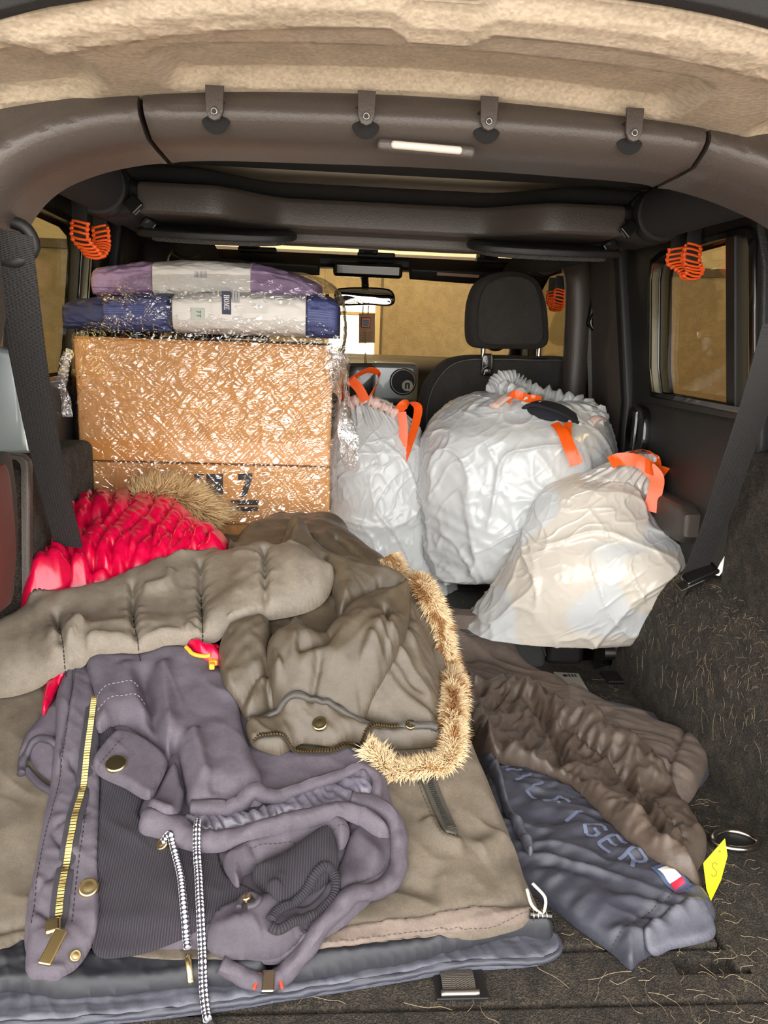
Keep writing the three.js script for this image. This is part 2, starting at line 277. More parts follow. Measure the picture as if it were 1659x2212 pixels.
// ---------- rear header and D-pillars ----------
{
  const h = struct('trim_1', 'dark moulded header trim over the cargo opening');
  const path = curve([[-0.62, 0.45, 0], [-0.575, 0.68, 0], [-0.535, 0.83, 0], [-0.505, 0.92, 0], [-0.47, 0.962, 0], [-0.415, 0.99, 0], [-0.319, 1.011, 0], [-0.118, 1.019, 0], [0.051, 1.021, 0], [0.2, 1.019, 0], [0.336, 1.013, 0], [0.441, 0.99, 0], [0.52, 0.955, 0], [0.57, 0.9, 0], [0.6, 0.8, 0], [0.62, 0.6, 0], [0.64, 0.4, 0]]);
  // section: a = away from the opening, b = along z
  const sec = [[0.03, -0.11], [0.002, -0.105], [0, -0.03], [0.002, 0.008], [0.01, 0.02], [0.018, 0.03], [0.026, 0.034], [0.034, 0.032], [0.042, 0.024], [0.05, 0.014], [0.06, 0.008], [0.075, 0.004], [0.10, -0.01], [0.10, -0.11]];
  const sg = (u0, u1, n) => {
    const pos = [], idx = [], m = sec.length;
    for (let i = 0; i <= n; i++) {
      const u = lerp(u0, u1, i / n), p = path.getPointAt(u), t = path.getTangentAt(u), nx = -t.y, ny = t.x, end = Math.min(i, n - i) === 0 ? 0.006 : 0; 
      for (const [a, b] of sec) pos.push(p.x + nx * (a + (b > -0.1 ? end * 0.6 : 0)), p.y + ny * (a + (b > -0.1 ? end * 0.6 : 0)), b - end);
    }
    for (let i = 0; i < n; i++) for (let k = 0; k < m; k++) { const a = i * m + k, b = i * m + (k + 1) % m; idx.push(a, b, a + m, b, b + m, a + m); }
    for (let k = 1; k < m - 1; k++) { idx.push(0, k + 1, k); idx.push(n * m, n * m + k, n * m + k + 1); }
    const g = new THREE.BufferGeometry(); g.setAttribute('position', new THREE.Float32BufferAttribute(pos, 3)); g.setIndex(idx); g.computeVertexNormals(); return muv(toCreasedNormals(g, 0.75));
  };
  const L = path.getLength(), uAt = (x0) => { let b = 0, e = 9; for (let i = 0; i <= 2000; i++) { const p = path.getPointAt(i / 2000); if (p.y > 0.9 && Math.abs(p.x - x0) < e) { e = Math.abs(p.x - x0); b = i / 2000; } } return b; };
  const a = uAt(-0.322), b = uAt(0.338);
  part('left_section', sg(0, a - 0.0015, 70), M.trim, h); part('centre_section', sg(a + 0.0015, b - 0.0015, 60), M.trim, h); part('right_section', sg(b + 0.0015, 1, 60), M.trim, h);
  for (const [x, y] of [[-0.241,1.047],[-0.069,1.051],[0.073,1.053],[0.246,1.05]]) {
    const cup = new THREE.SphereGeometry(0.017, 24, 16).scale(1, 1.15, 0.2).translate(x, y - 0.008, 0.029), tab = slab([[-0.0105, 0.022], [0.0105, 0.022], [0.0095, -0.006], [0.006, -0.0135], [0, -0.016], [-0.006, -0.0135], [-0.0095, -0.006]], 0.006, 0.0015).rotateX(-0.1).translate(x, y, 0.038);
    part('mounting_cup', cup, M.headliner, h); 
    const tb = part('mounting_tab', tab, M.trim, h); part('screw', new THREE.TorusGeometry(0.0032, 0.0012, 8, 16).translate(x, y - 0.006, 0.0425), M.steel, tb);
    part('screw_head', cyl(0.0026, 0.0026, 0.004, 0, 0, 0, 6).rotateX(Math.PI / 2).translate(x, y - 0.006, 0.0415), M.black, tb);
  }
  const [lx, ly] = [[0.004,1.024]][0];
  const lb = part('cargo_lamp_bezel', rboxR(0.118, 0.014, 0.05, 0.006, lx, ly, 0.0, 0.25, 0, -0.03), M.trim, h);
  part('cargo_lamp_lens', rboxR(0.085, 0.009, 0.05, 0.004, lx, ly + 0.0005, 0.004, 0.25, 0, -0.03), phy({ color: C('#bfb4a6'), roughness: 0.2, clearcoat: 0.5 }), lb, 'clear cargo lamp lens');
}
// ---------- side walls, doors and windows ----------
for (const s of [-1, 1]) {
  const w = struct(s < 0 ? 'wall_left' : 'wall_right', s < 0 ? 'left inside wall of the car' : 'right inside wall of the car');
  // quarter panel behind the door
  part('quarter_upper', onWall(slab([[-0.42, 0.66], [-0.42, 1.06], [-0.36, 1.1], [0.1, 1.1], [0.1, 0.66]], 0.04, 0.006), s, 0.03), M.trimDark, w);
  part('quarter_lower', onWall(slab([[-0.42, -0.05], [-0.42, 0.67], [0.1, 0.67], [0.2, -0.05]], 0.04, 0.006), s, 0.03), M.carpet, w);
  // B-pillar and sill
  part('pillar_cover', onWall(slab([[-1.35, 0.0], [-1.36, 0.65], [-1.43, 1.1], [-1.13, 1.1], [-1.03, 0.65], [-1.02, 0.0]], 0.07, 0.02), s, 0.0), M.trim, w, 'dark grey pillar cover');
  part('weather_strip', onWall(slab([[-1.06, 0.02], [-1.07, 0.65], [-1.12, 1.09], [-1.075, 1.09], [-1.03, 0.65], [-1.02, 0.02]], 0.05, 0.012), s, -0.02), M.black, w);
  part('roof_rail', onWall(slab([[-2.2, 1.065], [-2.2, 1.17], [0.05, 1.17], [0.05, 1.065]], 0.10, 0.02), s, 0.02), M.black, w);
  // rear door
  const d = struct(s < 0 ? 'door_1' : 'door_2', s < 0 ? 'left rear door with divided window' : 'right rear door with divided window');
  const hole = [[-0.901,0.677],[-0.919,0.742],[-0.909,0.964],[-0.891,1.005],[-0.832,1.02],[-0.566,1.025],[-0.46,1.025],[-0.431,1.018],[-0.42,0.994],[-0.409,0.696],[-0.418,0.682],[-0.445,0.677]];
  part('window_frame', onWall(slab([[-1.03, 0.60], [-1.04, 0.75], [-1.075, 1.0], [-1.06, 1.05], [-1.0, 1.085], [-0.5, 1.09], [-0.43, 1.06], [-0.4, 0.95], [-0.39, 0.60]], 0.05, 0.012, { holes: [hole] }), s, 0.0), M.trimDark, d);
  part('seal', onWall(slab(hole.map(([z, y]) => [z, y]), 0.03, 0.004, { holes: [hole.map(([z, y]) => [lerp(z, -0.72, 0.045), lerp(y, 0.85, 0.06)])] }), s, -0.018), M.gloss, d);
  part('pane', onWall(slab([[-1.03, 0.62], [-1.05, 1.06], [-0.45, 1.07], [-0.41, 0.62]], 0.004, 0), s, 0.012), M.glass, d);
  part('window_divider', onWall(slab([[-0.554,1.022],[-0.516,1.023],[-0.507,0.669],[-0.543,0.668]], 0.03, 0.004), s, -0.004), M.black, d);
  part('door_panel', onWall(slab([[-1.0, 0.0], [-1.03, 0.3], [-1.03, 0.62], [-0.98, 0.67], [-0.45, 0.675], [-0.4, 0.62], [-0.4, 0.0]], 0.07, 0.02), s, 0.005), M.trimDark, d);
  part('armrest', onWall(slab([[-0.95, 0.40], [-0.95, 0.45], [-0.9, 0.465], [-0.6, 0.465], [-0.57, 0.45], [-0.57, 0.40], [-0.6, 0.38], [-0.9, 0.38]], 0.08, 0.015), s, -0.025), M.trim, d);
  const hc = [[-0.939,0.588]][0];
  const ho = [[-0.05, -0.06], [-0.055, 0.04], [-0.03, 0.065], [0.03, 0.06], [0.05, 0.04], [0.055, -0.045], [0.03, -0.065]];
  const hb = part('handle_bezel', onWall(slab(ho.map(([a, b]) => [hc[0] + a, hc[1] + b]), 0.03, 0.008, { smooth: 40, holes: [ho.map(([a, b]) => [hc[0] + a * 0.6, hc[1] + b * 0.68])] }), s, -0.035), M.gloss, d);
  part('door_lever', onWall(slab([[hc[0] - 0.012, hc[1] - 0.05], [hc[0] - 0.012, hc[1] + 0.05], [hc[0] + 0.014, hc[1] + 0.05], [hc[0] + 0.014, hc[1] - 0.05]], 0.02, 0.006), s, -0.045), M.gloss, hb);
  // front door
  const e = struct(s < 0 ? 'door_3' : 'door_4', s < 0 ? 'left front door' : 'right front door');
  part('door_panel', onWall(slab([[-2.3, 0.0], [-2.3, 0.66], [-1.4, 0.67], [-1.36, 0.0]], 0.07, 0.02), s, 0.005), M.trimDark, e);
  part('window_frame', onWall(slab([[-2.3, 0.62], [-2.3, 1.1], [-1.4, 1.1], [-1.38, 0.62]], 0.05, 0.012, { holes: [[[-2.2, 0.69], [-2.12, 1.0], [-1.98, 1.055], [-1.44, 1.06], [-1.42, 0.69]]] }), s, 0), M.trimDark, e);
  part('pane', onWall(slab([[-2.2, 0.64], [-2.2, 1.07], [-1.42, 1.07], [-1.4, 0.64]], 0.004, 0), s, 0.012), M.glass, e);
}
// grab handle on the right pillar
{
  const t = thing('pillar_grab_handle', 'black grab handle on the right pillar beside the seat belt', 'handle', [0.66, 0.7, -1.14]);
  const P = [[0.674,1.002,-1.18],[0.673,0.957,-1.15],[0.677,0.932,-1.14],[0.681,0.858,-1.13],[0.682,0.802,-1.12],[0.687,0.77,-1.14],[0.693,0.732,-1.16]];
  part('grip', tube(P, (u) => 0.017 - 0.002 * Math.cos(u * 6.28), 40, 14), M.trim, t);
  for (const q of [P[0], P[6]]) part('end_mount', rboxR(0.034, 0.075, 0.04, 0.012, q[0], q[1], q[2], 0, 0, -0.05), M.gloss, t);
}
// ---------- roll bars ----------
{
  const t = struct('trim_2', 'padded black roll bars along the roof');
  for (const s of [-1, 1]) {
    part('side_bar', tube([[s * 0.565, 1.06, 0.02], [s * 0.565, 1.068, -0.6], [s * 0.56, 1.065, -1.2], [s * 0.555, 1.03, -1.9], [s * 0.58, 0.8, -2.3]], 0.05, 40, 18), M.headliner, t);
    part('pillar_bar', tube([[s * 0.56, 1.06, -1.28], [s * 0.61, 1.02, -1.34], [s * 0.635, 0.9, -1.36], [s * 0.64, 0.1, -1.36]], 0.04, 40, 16), M.trim, t);
    for (const z of [-0.62, -0.68, -1.52, -1.57]) part('bar_wrap', tube([[s * 0.565, 1.066, z], [s * 0.565, 1.066, z - 0.042]], (u) => 0.057 - 0.003 * Math.abs(2 * u - 1), 8, 20), M.black, t);
    part('hose_clip', merge([rboxR(0.03, 0.03, 0.02, 0.004, s * 0.5, 1.035, -0.64, 0, 0, s * 0.8), rboxR(0.03, 0.025, 0.02, 0.004, s * 0.485, 1.005, -0.70, 0, 0, s * 0.6)]), M.gloss, t);
  }
}
// ---------- woven grab handles on the roll bars ----------
function cordHandle(label, A, B, drop) { // A, B = strap tops; drop = bottom of the U
  const t = thing('cord_grab_handle', label, 'handle', [(A[0] + B[0]) / 2, A[1], (A[2] + B[2]) / 2], 'orange woven grab handles on the roll bars');
  const a = V(...A), b = V(...B), dn = V(...drop), side = a.clone().sub(b).normalize(), up = V(0, 1, 0);
  const wdir = side.clone().cross(up).normalize();
  const a2 = a.clone().lerp(V(a.x, dn.y, a.z), 0.42), b2 = b.clone().lerp(V(b.x, dn.y, b.z), 0.42);
  part('strap', strap([a, a2], 0.03, 0.004, wdir, 6), M.black, t); part('strap', strap([b, b2], 0.03, 0.004, wdir, 6), M.black, t);
  const path = [a2, a2.clone().lerp(V(a.x, dn.y, a.z), 0.5).addScaledVector(side, 0.002), dn.clone().addScaledVector(side, 0.022).add(V(0, 0.012, 0)), dn, dn.clone().addScaledVector(side, -0.022).add(V(0, 0.012, 0)), b2.clone().lerp(V(b.x, dn.y, b.z), 0.5).addScaledVector(side, -0.002), b2];
  part('core', strap(path, 0.03, 0.007, wdir, 60), M.black, t);
  const cv = curve(path), n = 17, edges = [], rungs = [];
  for (const f of [-1, 1]) edges.push(tube(cv.getSpacedPoints(40).map((p) => p.clone().addScaledVector(wdir, f * 0.0155)), (u) => 0.0042 + 0.0013 * Math.sin(u * n * 6.28), 160, 8));
  for (let i = 0; i <= n; i++) { const p = cv.getPointAt(i / n), tg = cv.getTangentAt(i / n), nn = tg.clone().cross(wdir); for (const f of [-1, 1]) rungs.push(tube([p.clone().addScaledVector(wdir, -0.014).addScaledVector(nn, 0.0035 * f).addScaledVector(tg, 0.003), p.clone().addScaledVector(nn, 0.0062 * f), p.clone().addScaledVector(wdir, 0.014).addScaledVector(nn, 0.0035 * f).addScaledVector(tg, -0.003)], 0.0026, 8, 6)); }
  for (const e of edges) part('edge_cord', e, M.orange, t); stuff(part('cross_weave', merge(rungs), M.orange, t));
}
{
  const L = [[-0.599,1.037,-0.62],[-0.583,1.042,-0.7],[-0.585,0.937,-0.66]], R = [[0.633,1.053,-0.7],[0.632,1.05,-0.62],[0.651,0.948,-0.66]], F = [[0.617,1.01,-1.6],[0.618,1.01,-1.52],[0.621,0.908,-1.56]];
  cordHandle('orange and black woven cord handle hanging by the left rear window', L[0], L[1], L[2]);
  cordHandle('orange and black woven cord handle hanging in front of the right rear window', R[0], R[1], R[2]);
  cordHandle('orange and black woven cord handle hanging beside the front headrest', F[0], F[1], F[2]);
}
// ---------- speaker bar ----------
{
  const t = struct('trim_3', 'dark speaker bar across the roof');
  const zf = (x) => -0.655 - 0.115 * (1 - sm(0.2, 0.36, Math.abs(x)));
  const front = []; for (let i = 0; i <= 60; i++) { const x = -0.495 + 0.99 * i / 60; front.push([x, -zf(x)]); }
  part('bar', slab([...front, [0.495, 0.86], [-0.495, 0.86]], 0.064, 0.012, { seg: 4 }).rotateX(-Math.PI / 2).translate(0, 1.052, 0), M.trim, t);
  part('bar_top', slab([...front.map(([x, z]) => [x * 1.12, z + 0.045]), [0.56, 0.95], [-0.56, 0.95]], 0.05, 0.02).rotateX(-Math.PI / 2).translate(0, 1.1, 0), M.headliner, t);
  for (const s of [-1, 1]) {
    part('bar_end', rboxR(0.1, 0.075, 0.12, 0.02, s * 0.535, 1.05, -0.73, 0, 0, s * -0.1), M.trimDark, t);
    const o = [[-0.155, -0.05], [-0.1, -0.075], [0, -0.085], [0.1, -0.07], [0.14, -0.03], [0.13, 0.05], [0, 0.06], [-0.13, 0.05]];
    part('speaker_surround', slab(o.map(([a, b]) => [s * 0.34 + s * -a * 1.08, 0.74 + b * 1.1]), 0.016, 0.006, { smooth: 60 }).rotateX(-Math.PI / 2).rotateX(0.2).translate(0, 1.0 + 0.0, 0.0).translate(0, -0.146, -0.016), M.black, t);
    const gr = std({ color: C('#4a4744'), roughness: 0.6, bumpMap: tex(128, (u, v) => Math.abs(Math.sin((u + v) * Math.PI * 10)), false, 18), bumpScale: 0.003 });
    part('speaker_grille', slab(o.map(([a, b]) => [s * 0.34 + s * -a * 0.9, 0.74 + b * 0.9]), 0.012, 0.004, { smooth: 60 }).rotateX(-Math.PI / 2).rotateX(0.2).translate(0, 0.989, 0).translate(0, -0.146, -0.016), gr, t);
    for (const q of [-0.15, 0.13]) part('grille_screw', new THREE.SphereGeometry(0.006, 12, 8).translate(s * 0.34 - s * q, 0.995, -0.70), M.steel, t);
  }
  part('lower_beam', slab([[-0.42, -0.008], [-0.2, -0.012], [0.2, -0.012], [0.42, -0.006], [0.42, 0.016], [-0.42, 0.016]], 0.05, 0.008).translate(0, 1.008, -0.86), M.trim, t);
  const dl = [[0.005,1.041]][0];
  const db = part('dome_lamp_bezel', rbox(0.15, 0.016, 0.07, 0.007, dl[0], dl[1], -0.86), M.gloss, t);
  part('dome_lamp_lens', rbox(0.085, 0.01, 0.075, 0.005, dl[0], dl[1] + 0.001, -0.858), phy({ color: C('#d8d2c6'), roughness: 0.1, clearcoat: 1 }), db, 'clear dome lamp lens');
}
// ---------- windshield header, visors, mirror, dash ----------
{
  const h = struct('trim_4', 'black windshield header with latches');
  part('header_beam', rbox(1.4, 0.05, 0.1, 0.02, 0, 1.075, -2.12), M.trimDark, h);
  part('console', rboxR(0.26, 0.055, 0.16, 0.015, 0.02, 1.05, -2.06, 0.15, 0, 0), M.gloss, h);
  const lt = []; for (const x of [-0.42, 0.02, 0.47]) { part('roof_latch', merge([rbox(0.07, 0.03, 0.09, 0.008, x, 1.11, -2.02), rbox(0.035, 0.06, 0.05, 0.006, x, 1.13, -1.98), rbox(0.14, 0.02, 0.05, 0.006, x + 0.03, 1.095, -2.02)]), M.black, h); }
  for (const s of [-1, 1]) part('sun_visor', slab([[s * 0.17, -0.022], [s * 0.17, 0.022], [s * 0.62, 0.026], [s * 0.64, -0.012], [s * 0.4, -0.03]], 0.10, 0.01).rotateX(0.5).translate(0.01, 1.055, -2.05), M.trimDark, h);
  part('visor_label', rboxR(0.16, 0.012, 0.002, 0.0008, 0.36, 1.036, -1.995, 0.5, 0, -0.02), std({ color: C('#c9a58c'), roughness: 0.7 }), h, 'tan warning label on the visor');
  const wg = struct('window_3', 'windshield with the tan wall beyond');
  part('pane', rboxR(1.42, 0.52, 0.005, 0.002, 0, 0.87, -2.33, -0.45, 0, 0), M.windshield, wg);
  for (const s of [-1, 1]) part('window_pillar', tube([[s * 0.66, 1.1, -2.12], [s * 0.7, 0.66, -2.4]], 0.04, 6, 12), M.trimDark, wg);
  part('cowl', rbox(1.5, 0.9, 0.1, 0.02, 0, 0.17, -2.5), M.trimDark, wg);

  const m = thing('rear_view_mirror', 'rear-view mirror on a black stem at the windshield', 'mirror', [0.012, 0.99, -2.05]);
  const o = [[-0.104,0.953],[-0.095,0.97],[-0.064,0.977],[0.01,0.982],[0.087,0.981],[0.115,0.974],[0.129,0.952],[0.128,0.927],[0.111,0.916],[0.036,0.916],[-0.062,0.91],[-0.09,0.911],[-0.099,0.926]];
  part('housing', slab(o, 0.03, 0.008, { smooth: 60 }).translate(0, 0, -2.06), M.gloss, m);
  const cx = 0.012, cy = 0.945; part('mirror_glass', slab(o.map(([x, y]) => [lerp(x, cx, 0.06), lerp(y, cy, 0.16)]), 0.004, 0.001, { smooth: 60 }).translate(0, 0, -2.044), std({ color: C('#d6d8d2'), roughness: 0.03, metalness: 1 }), m, 'mirrored glass');
  part('stem', merge([tube([[0.01,1.045,-2.1],[0.013,1.012,-2.09],[0.015,0.98,-2.07]], 0.014, 10, 12), rbox(0.03, 0.05, 0.03, 0.008, 0.01, 1.04, -2.11)]), M.black, m);

  const c = thing('hanging_ornament', 'card and red charm hanging from the rear-view mirror', 'ornament', [0.02, 0.93, -2.03]);
  const cd = [[-0.008,0.883],[0.054,0.885],[0.057,0.775],[-0.005,0.772]];
  part('paper_card', slab(cd, 0.0015, 0).translate(0, 0, -2.035), std({ color: C('#c9a27c'), roughness: 0.8 }), c, 'tan printed paper card');
  const ln = []; for (let i = 0; i < 6; i++) ln.push(rbox(0.045, 0.0016, 0.0006, 0.0002, (cd[0][0] + cd[1][0]) / 2 + rr(-0.004, 0.004), lerp(cd[3][1] + 0.01, cd[0][1] - 0.07, i / 5), -2.0335)); part('print_lines', merge(ln), std({ color: C('#8a6f58'), roughness: 0.8 }), c);
  const ch = [[0.019,0.849]][0];
  part('red_charm', rbox(0.034, 0.038, 0.008, 0.003, ch[0], ch[1], -2.02), phy({ color: C('#c8261c'), roughness: 0.3 }), c); part('charm_face', rbox(0.022, 0.024, 0.003, 0.001, ch[0], ch[1] - 0.001, -2.0155), std({ color: C('#4a5248'), roughness: 0.4 }), c);
  for (const g of [tube([[0.007,0.912,-2.03],[0.007,0.878,-2.022]], 0.002, 8, 6), tube([[0.028,0.913,-2.03],[0.027,0.879,-2.022]], 0.002, 8, 6), tube([[0.02,0.823,-2.02],[0.021,0.772,-2.02]], 0.0012, 8, 6), new THREE.TorusGeometry(0.009, 0.001, 6, 18).scale(0.5, 1, 1).translate(ch[0], ch[1] - 0.07, -2.02), tube([[0.021,0.737,-2.02],[0.024,0.684,-2.02]], (u) => 0.002 + 0.004 * u, 8, 8)]) part('bead_string', g, M.brass, c);

  const d = thing('dashboard', 'black dashboard with centre screen and round silver vents', 'dashboard', [0, 0, -2.3]);
  part('dash_top', slab([[-2.48, 0.1], [-2.48, 0.70], [-2.3, 0.715], [-2.14, 0.705], [-2.06, 0.66], [-2.05, 0.55], [-2.12, 0.4], [-2.15, 0.1]], 1.36, 0.02, { smooth: 60 }).rotateY(-Math.PI / 2), M.trimDark, d);
  const scr = [[-0.069,0.696],[0.087,0.701],[0.098,0.688],[0.104,0.532],[-0.065,0.526]];
  const sb = part('screen_bezel', slab(scr, 0.04, 0.01).translate(0, 0, -2.03), M.trim, d); part('screen', slab(scr.map(([x, y]) => [lerp(x, 0.01, 0.2), lerp(y, 0.64, 0.2)]), 0.01, 0.002).translate(0, 0, -2.008), M.gloss, sb);
  const vp = part('vent_panel', rbox(0.19, 0.16, 0.06, 0.025, 0.135, 0.625, -2.03), M.silver, d, 'silver vent panel');
  const ve = [[0.169,0.633]][0];
  part('vent_ring', new THREE.TorusGeometry(0.046, 0.006, 12, 40).translate(ve[0], ve[1], -1.99), M.steel, vp);
  part('vent_duct', new THREE.CylinderGeometry(0.044, 0.04, 0.02, 32).rotateX(Math.PI / 2).translate(ve[0], ve[1], -1.994), M.black, vp);
  const fr = [[0.184,0.62]][0];
  const cl = thing('vent_clip', 'round white air freshener clipped in the dashboard vent', 'freshener', [fr[0], fr[1], -1.97]);
  part('disc', new THREE.CylinderGeometry(0.021, 0.021, 0.012, 30).rotateX(Math.PI / 2).translate(fr[0], fr[1], -1.972), std({ color: C('#e6e2d8'), roughness: 0.5 }), cl);
  part('emblem', merge([rbox(0.006, 0.02, 0.002, 0.0008, fr[0] - 0.006, fr[1] - 0.002, -1.9655), rbox(0.006, 0.022, 0.002, 0.0008, fr[0] + 0.006, fr[1] - 0.001, -1.9655), rbox(0.016, 0.005, 0.002, 0.0008, fr[0], fr[1] + 0.008, -1.9655)]), M.trimDark, cl);
}
// ---------- front seats ----------
function frontSeat(dx, label) {
  const s = thing('front_seat', label, 'seat', [0.43 + dx, 0, -1.5]);
  const out = [[0.191,0.396],[0.175,0.514],[0.175,0.594],[0.196,0.667],[0.247,0.729],[0.301,0.749],[0.417,0.756],[0.535,0.757],[0.646,0.758],[0.7,0.738],[0.733,0.663],[0.752,0.546],[0.76,0.411]], R = (p) => p.map(([x, y]) => [x + dx, y]);
  const lo = [[0.66, 0.05], [0.2, 0.05]];
  part('backrest', slab(R([...out, ...lo]), 0.14, 0.05, { smooth: 120, seg: 6 }).translate(0, 0, -1.49), M.seat, s);
  const inn = out.map(([x, y]) => [lerp(x, 0.43, 0.09), lerp(y, 0.6, 0.07)]);
  part('back_panel', slab(R([...inn, [0.62, 0.12], [0.24, 0.12]]), 0.02, 0.008, { smooth: 120, seg: 4 }).translate(0, 0, -1.421), M.seat, s);
  part('stitching', tube(R(inn).slice(1, -1).map(([x, y]) => [x, y, -1.411]), 0.0012, 90, 5), std({ color: C('#77716a'), roughness: 0.8 }), s);
  part('centre_seam', tube(R([[0.435, 0.74], [0.438, 0.66], [0.44, 0.5]]).map(([x, y]) => [x, y, -1.411]), 0.0012, 20, 5), M.black, s);
  const hd = [[0.311,0.854],[0.314,0.923],[0.334,0.973],[0.388,1.003],[0.466,1.009],[0.518,0.989],[0.55,0.932],[0.568,0.85],[0.57,0.799],[0.554,0.784],[0.448,0.777],[0.339,0.779],[0.32,0.795]];
  part('headrest', slab(R(hd), 0.13, 0.045, { smooth: 100, seg: 6 }).translate(0, 0, -1.465), M.seat, s);
  const hi = hd.map(([x, y]) => [lerp(x, 0.43, 0.2), lerp(y, 0.88, 0.12)]);
  part('headrest_panel', slab(R(hi), 0.02, 0.008, { smooth: 80 }).translate(0, 0, -1.40), M.seat, s);
  for (const [x, y] of [[0.372,0.754],[0.552,0.76]]) { part('headrest_post', cyl(0.008, 0.008, 0.11, x + dx, y + 0.01, -1.465, 16), M.chrome, s); part('post_collar', rbox(0.045, 0.008, 0.035, 0.004, x + dx, y - 0.006, -1.455), M.black, s); }
  part('cushion', rbox(0.5, 0.16, 0.5, 0.06, 0.43 + dx, 0.2, -1.75, 5), M.seat, s);
  return s;
}
frontSeat(0, 'black fabric front passenger seat with headrest behind white bags');
frontSeat(-0.86, 'black front driver seat with headrest peeking over wrapped boxes');
{
  const k = [[0.375,0.727]][0];
  const t = thing('headrest_hook', 'black plastic hook clipped on the passenger headrest post', 'hook', [k[0], k[1], -1.405]);
  part('plate', slab([[-0.018, -0.03], [-0.018, 0.022], [-0.012, 0.034], [0.012, 0.034], [0.018, 0.022], [0.018, -0.03]].map(([a, b]) => [k[0] + a, k[1] + b]), 0.012, 0.003).translate(0, 0, -1.402), M.gloss, t);
  part('hook_tongue', slab([[-0.015, -0.034], [-0.012, -0.012], [0, -0.004], [0.012, -0.012], [0.015, -0.034]].map(([a, b]) => [k[0] + a, k[1] + b]), 0.02, 0.005).translate(0, 0, -1.392), M.gloss, t);
}
// ---------- seat belts ----------
{
  const b = thing('seat_belt', 'black ribbed seat belt hanging from the left pillar into the pink jacket', 'seat belt', [-0.5, 0.37, -0.45]);
  part('webbing', strap([[-0.498,0.908,-0.02],[-0.51,0.856,-0.06],[-0.539,0.746,-0.16],[-0.565,0.609,-0.27],[-0.58,0.489,-0.36],[-0.59,0.393,-0.43]], 0.052, 0.002, V(1, 0.1, 0.15)), M.belt, b);
  const a = [[-0.512,0.906,-0.06]][0]; part('anchor_loop', tube([[a[0] - 0.03, a[1] - 0.02, a[2]], [a[0] - 0.01, a[1] + 0.015, a[2] + 0.01], [a[0] + 0.022, a[1] + 0.01, a[2] + 0.012], [a[0] + 0.03, a[1] - 0.015, a[2] + 0.01], [a[0] + 0.01, a[1] - 0.03, a[2] + 0.012]], 0.008, 24, 10, { closed: true }), M.black, b);
  const c = thing('seat_belt', 'black ribbed seat belt slanting beside the right wheel housing', 'seat belt', [0.55, 0.3, -0.5]);
  part('webbing', strap([[0.483,0.841,0],[0.535,0.738,-0.12],[0.571,0.633,-0.22],[0.611,0.487,-0.34],[0.635,0.357,-0.44]], 0.052, 0.002, V(1, 0.35, 0.1)), M.belt, c);
  part('lower_webbing', strap([[0.635,0.357,-0.44],[0.643,0.287,-0.5],[0.666,0.202,-0.6],[0.694,0.091,-0.72]], 0.04, 0.002, V(0.4, 0.6, -0.6)), M.belt, c);
  const q = [[0.637,0.363,-0.42]][0];
  part('latch_plate', rboxR(0.07, 0.012, 0.03, 0.005, q[0], q[1], q[2], 0.4, 0.2, 0.42), M.gloss, c); part('metal_tongue', rboxR(0.05, 0.003, 0.022, 0.001, q[0] - 0.02, q[1] - 0.016, q[2] + 0.004, 0.4, 0.2, 0.42), M.steel, c);
  part('paper_label', slab([[0, 0], [0.008, 0.022], [0.016, 0.04], [0.02, 0.036], [0.02, 0.014], [0.01, -0.002]], 0.001, 0).translate(q[0] + 0.024, q[1] + 0.002, q[2] + 0.01), std({ color: C('#efece6'), roughness: 0.7 }), c, 'white paper label');
  const f = thing('seat_belt', 'grey seat belt with black guide beside the passenger headrest', 'seat belt', [0.6, 0.4, -1.5]);
  part('webbing', strap([[0.675,0.86,-1.33],[0.692,0.724,-1.33],[0.729,0.44,-1.33]], 0.04, 0.002, V(1, 0, 0.3)), M.steel.clone(), f); f.children[0].material = std({ color: C('#6d6a66'), roughness: 0.6, bumpMap: beltT, bumpScale: 0.001 });
  part('return_webbing', strap([[0.673,0.86,-1.34],[0.68,0.778,-1.38],[0.694,0.677,-1.42]], 0.035, 0.002, V(1, 0, 0.3)), f.children[0].material, f);
  const g0 = [[0.673,0.898,-1.33]][0]; part('belt_guide', rboxR(0.04, 0.1, 0.03, 0.014, g0[0], g0[1], g0[2], 0, 0, -0.12), M.gloss, f);
  part('guide_ring', new THREE.TorusGeometry(0.02, 0.008, 10, 24).scale(0.8, 1.1, 1).translate(g0[0] + 0.004, g0[1] - 0.03, g0[2] + 0.015), M.gloss, f);
}
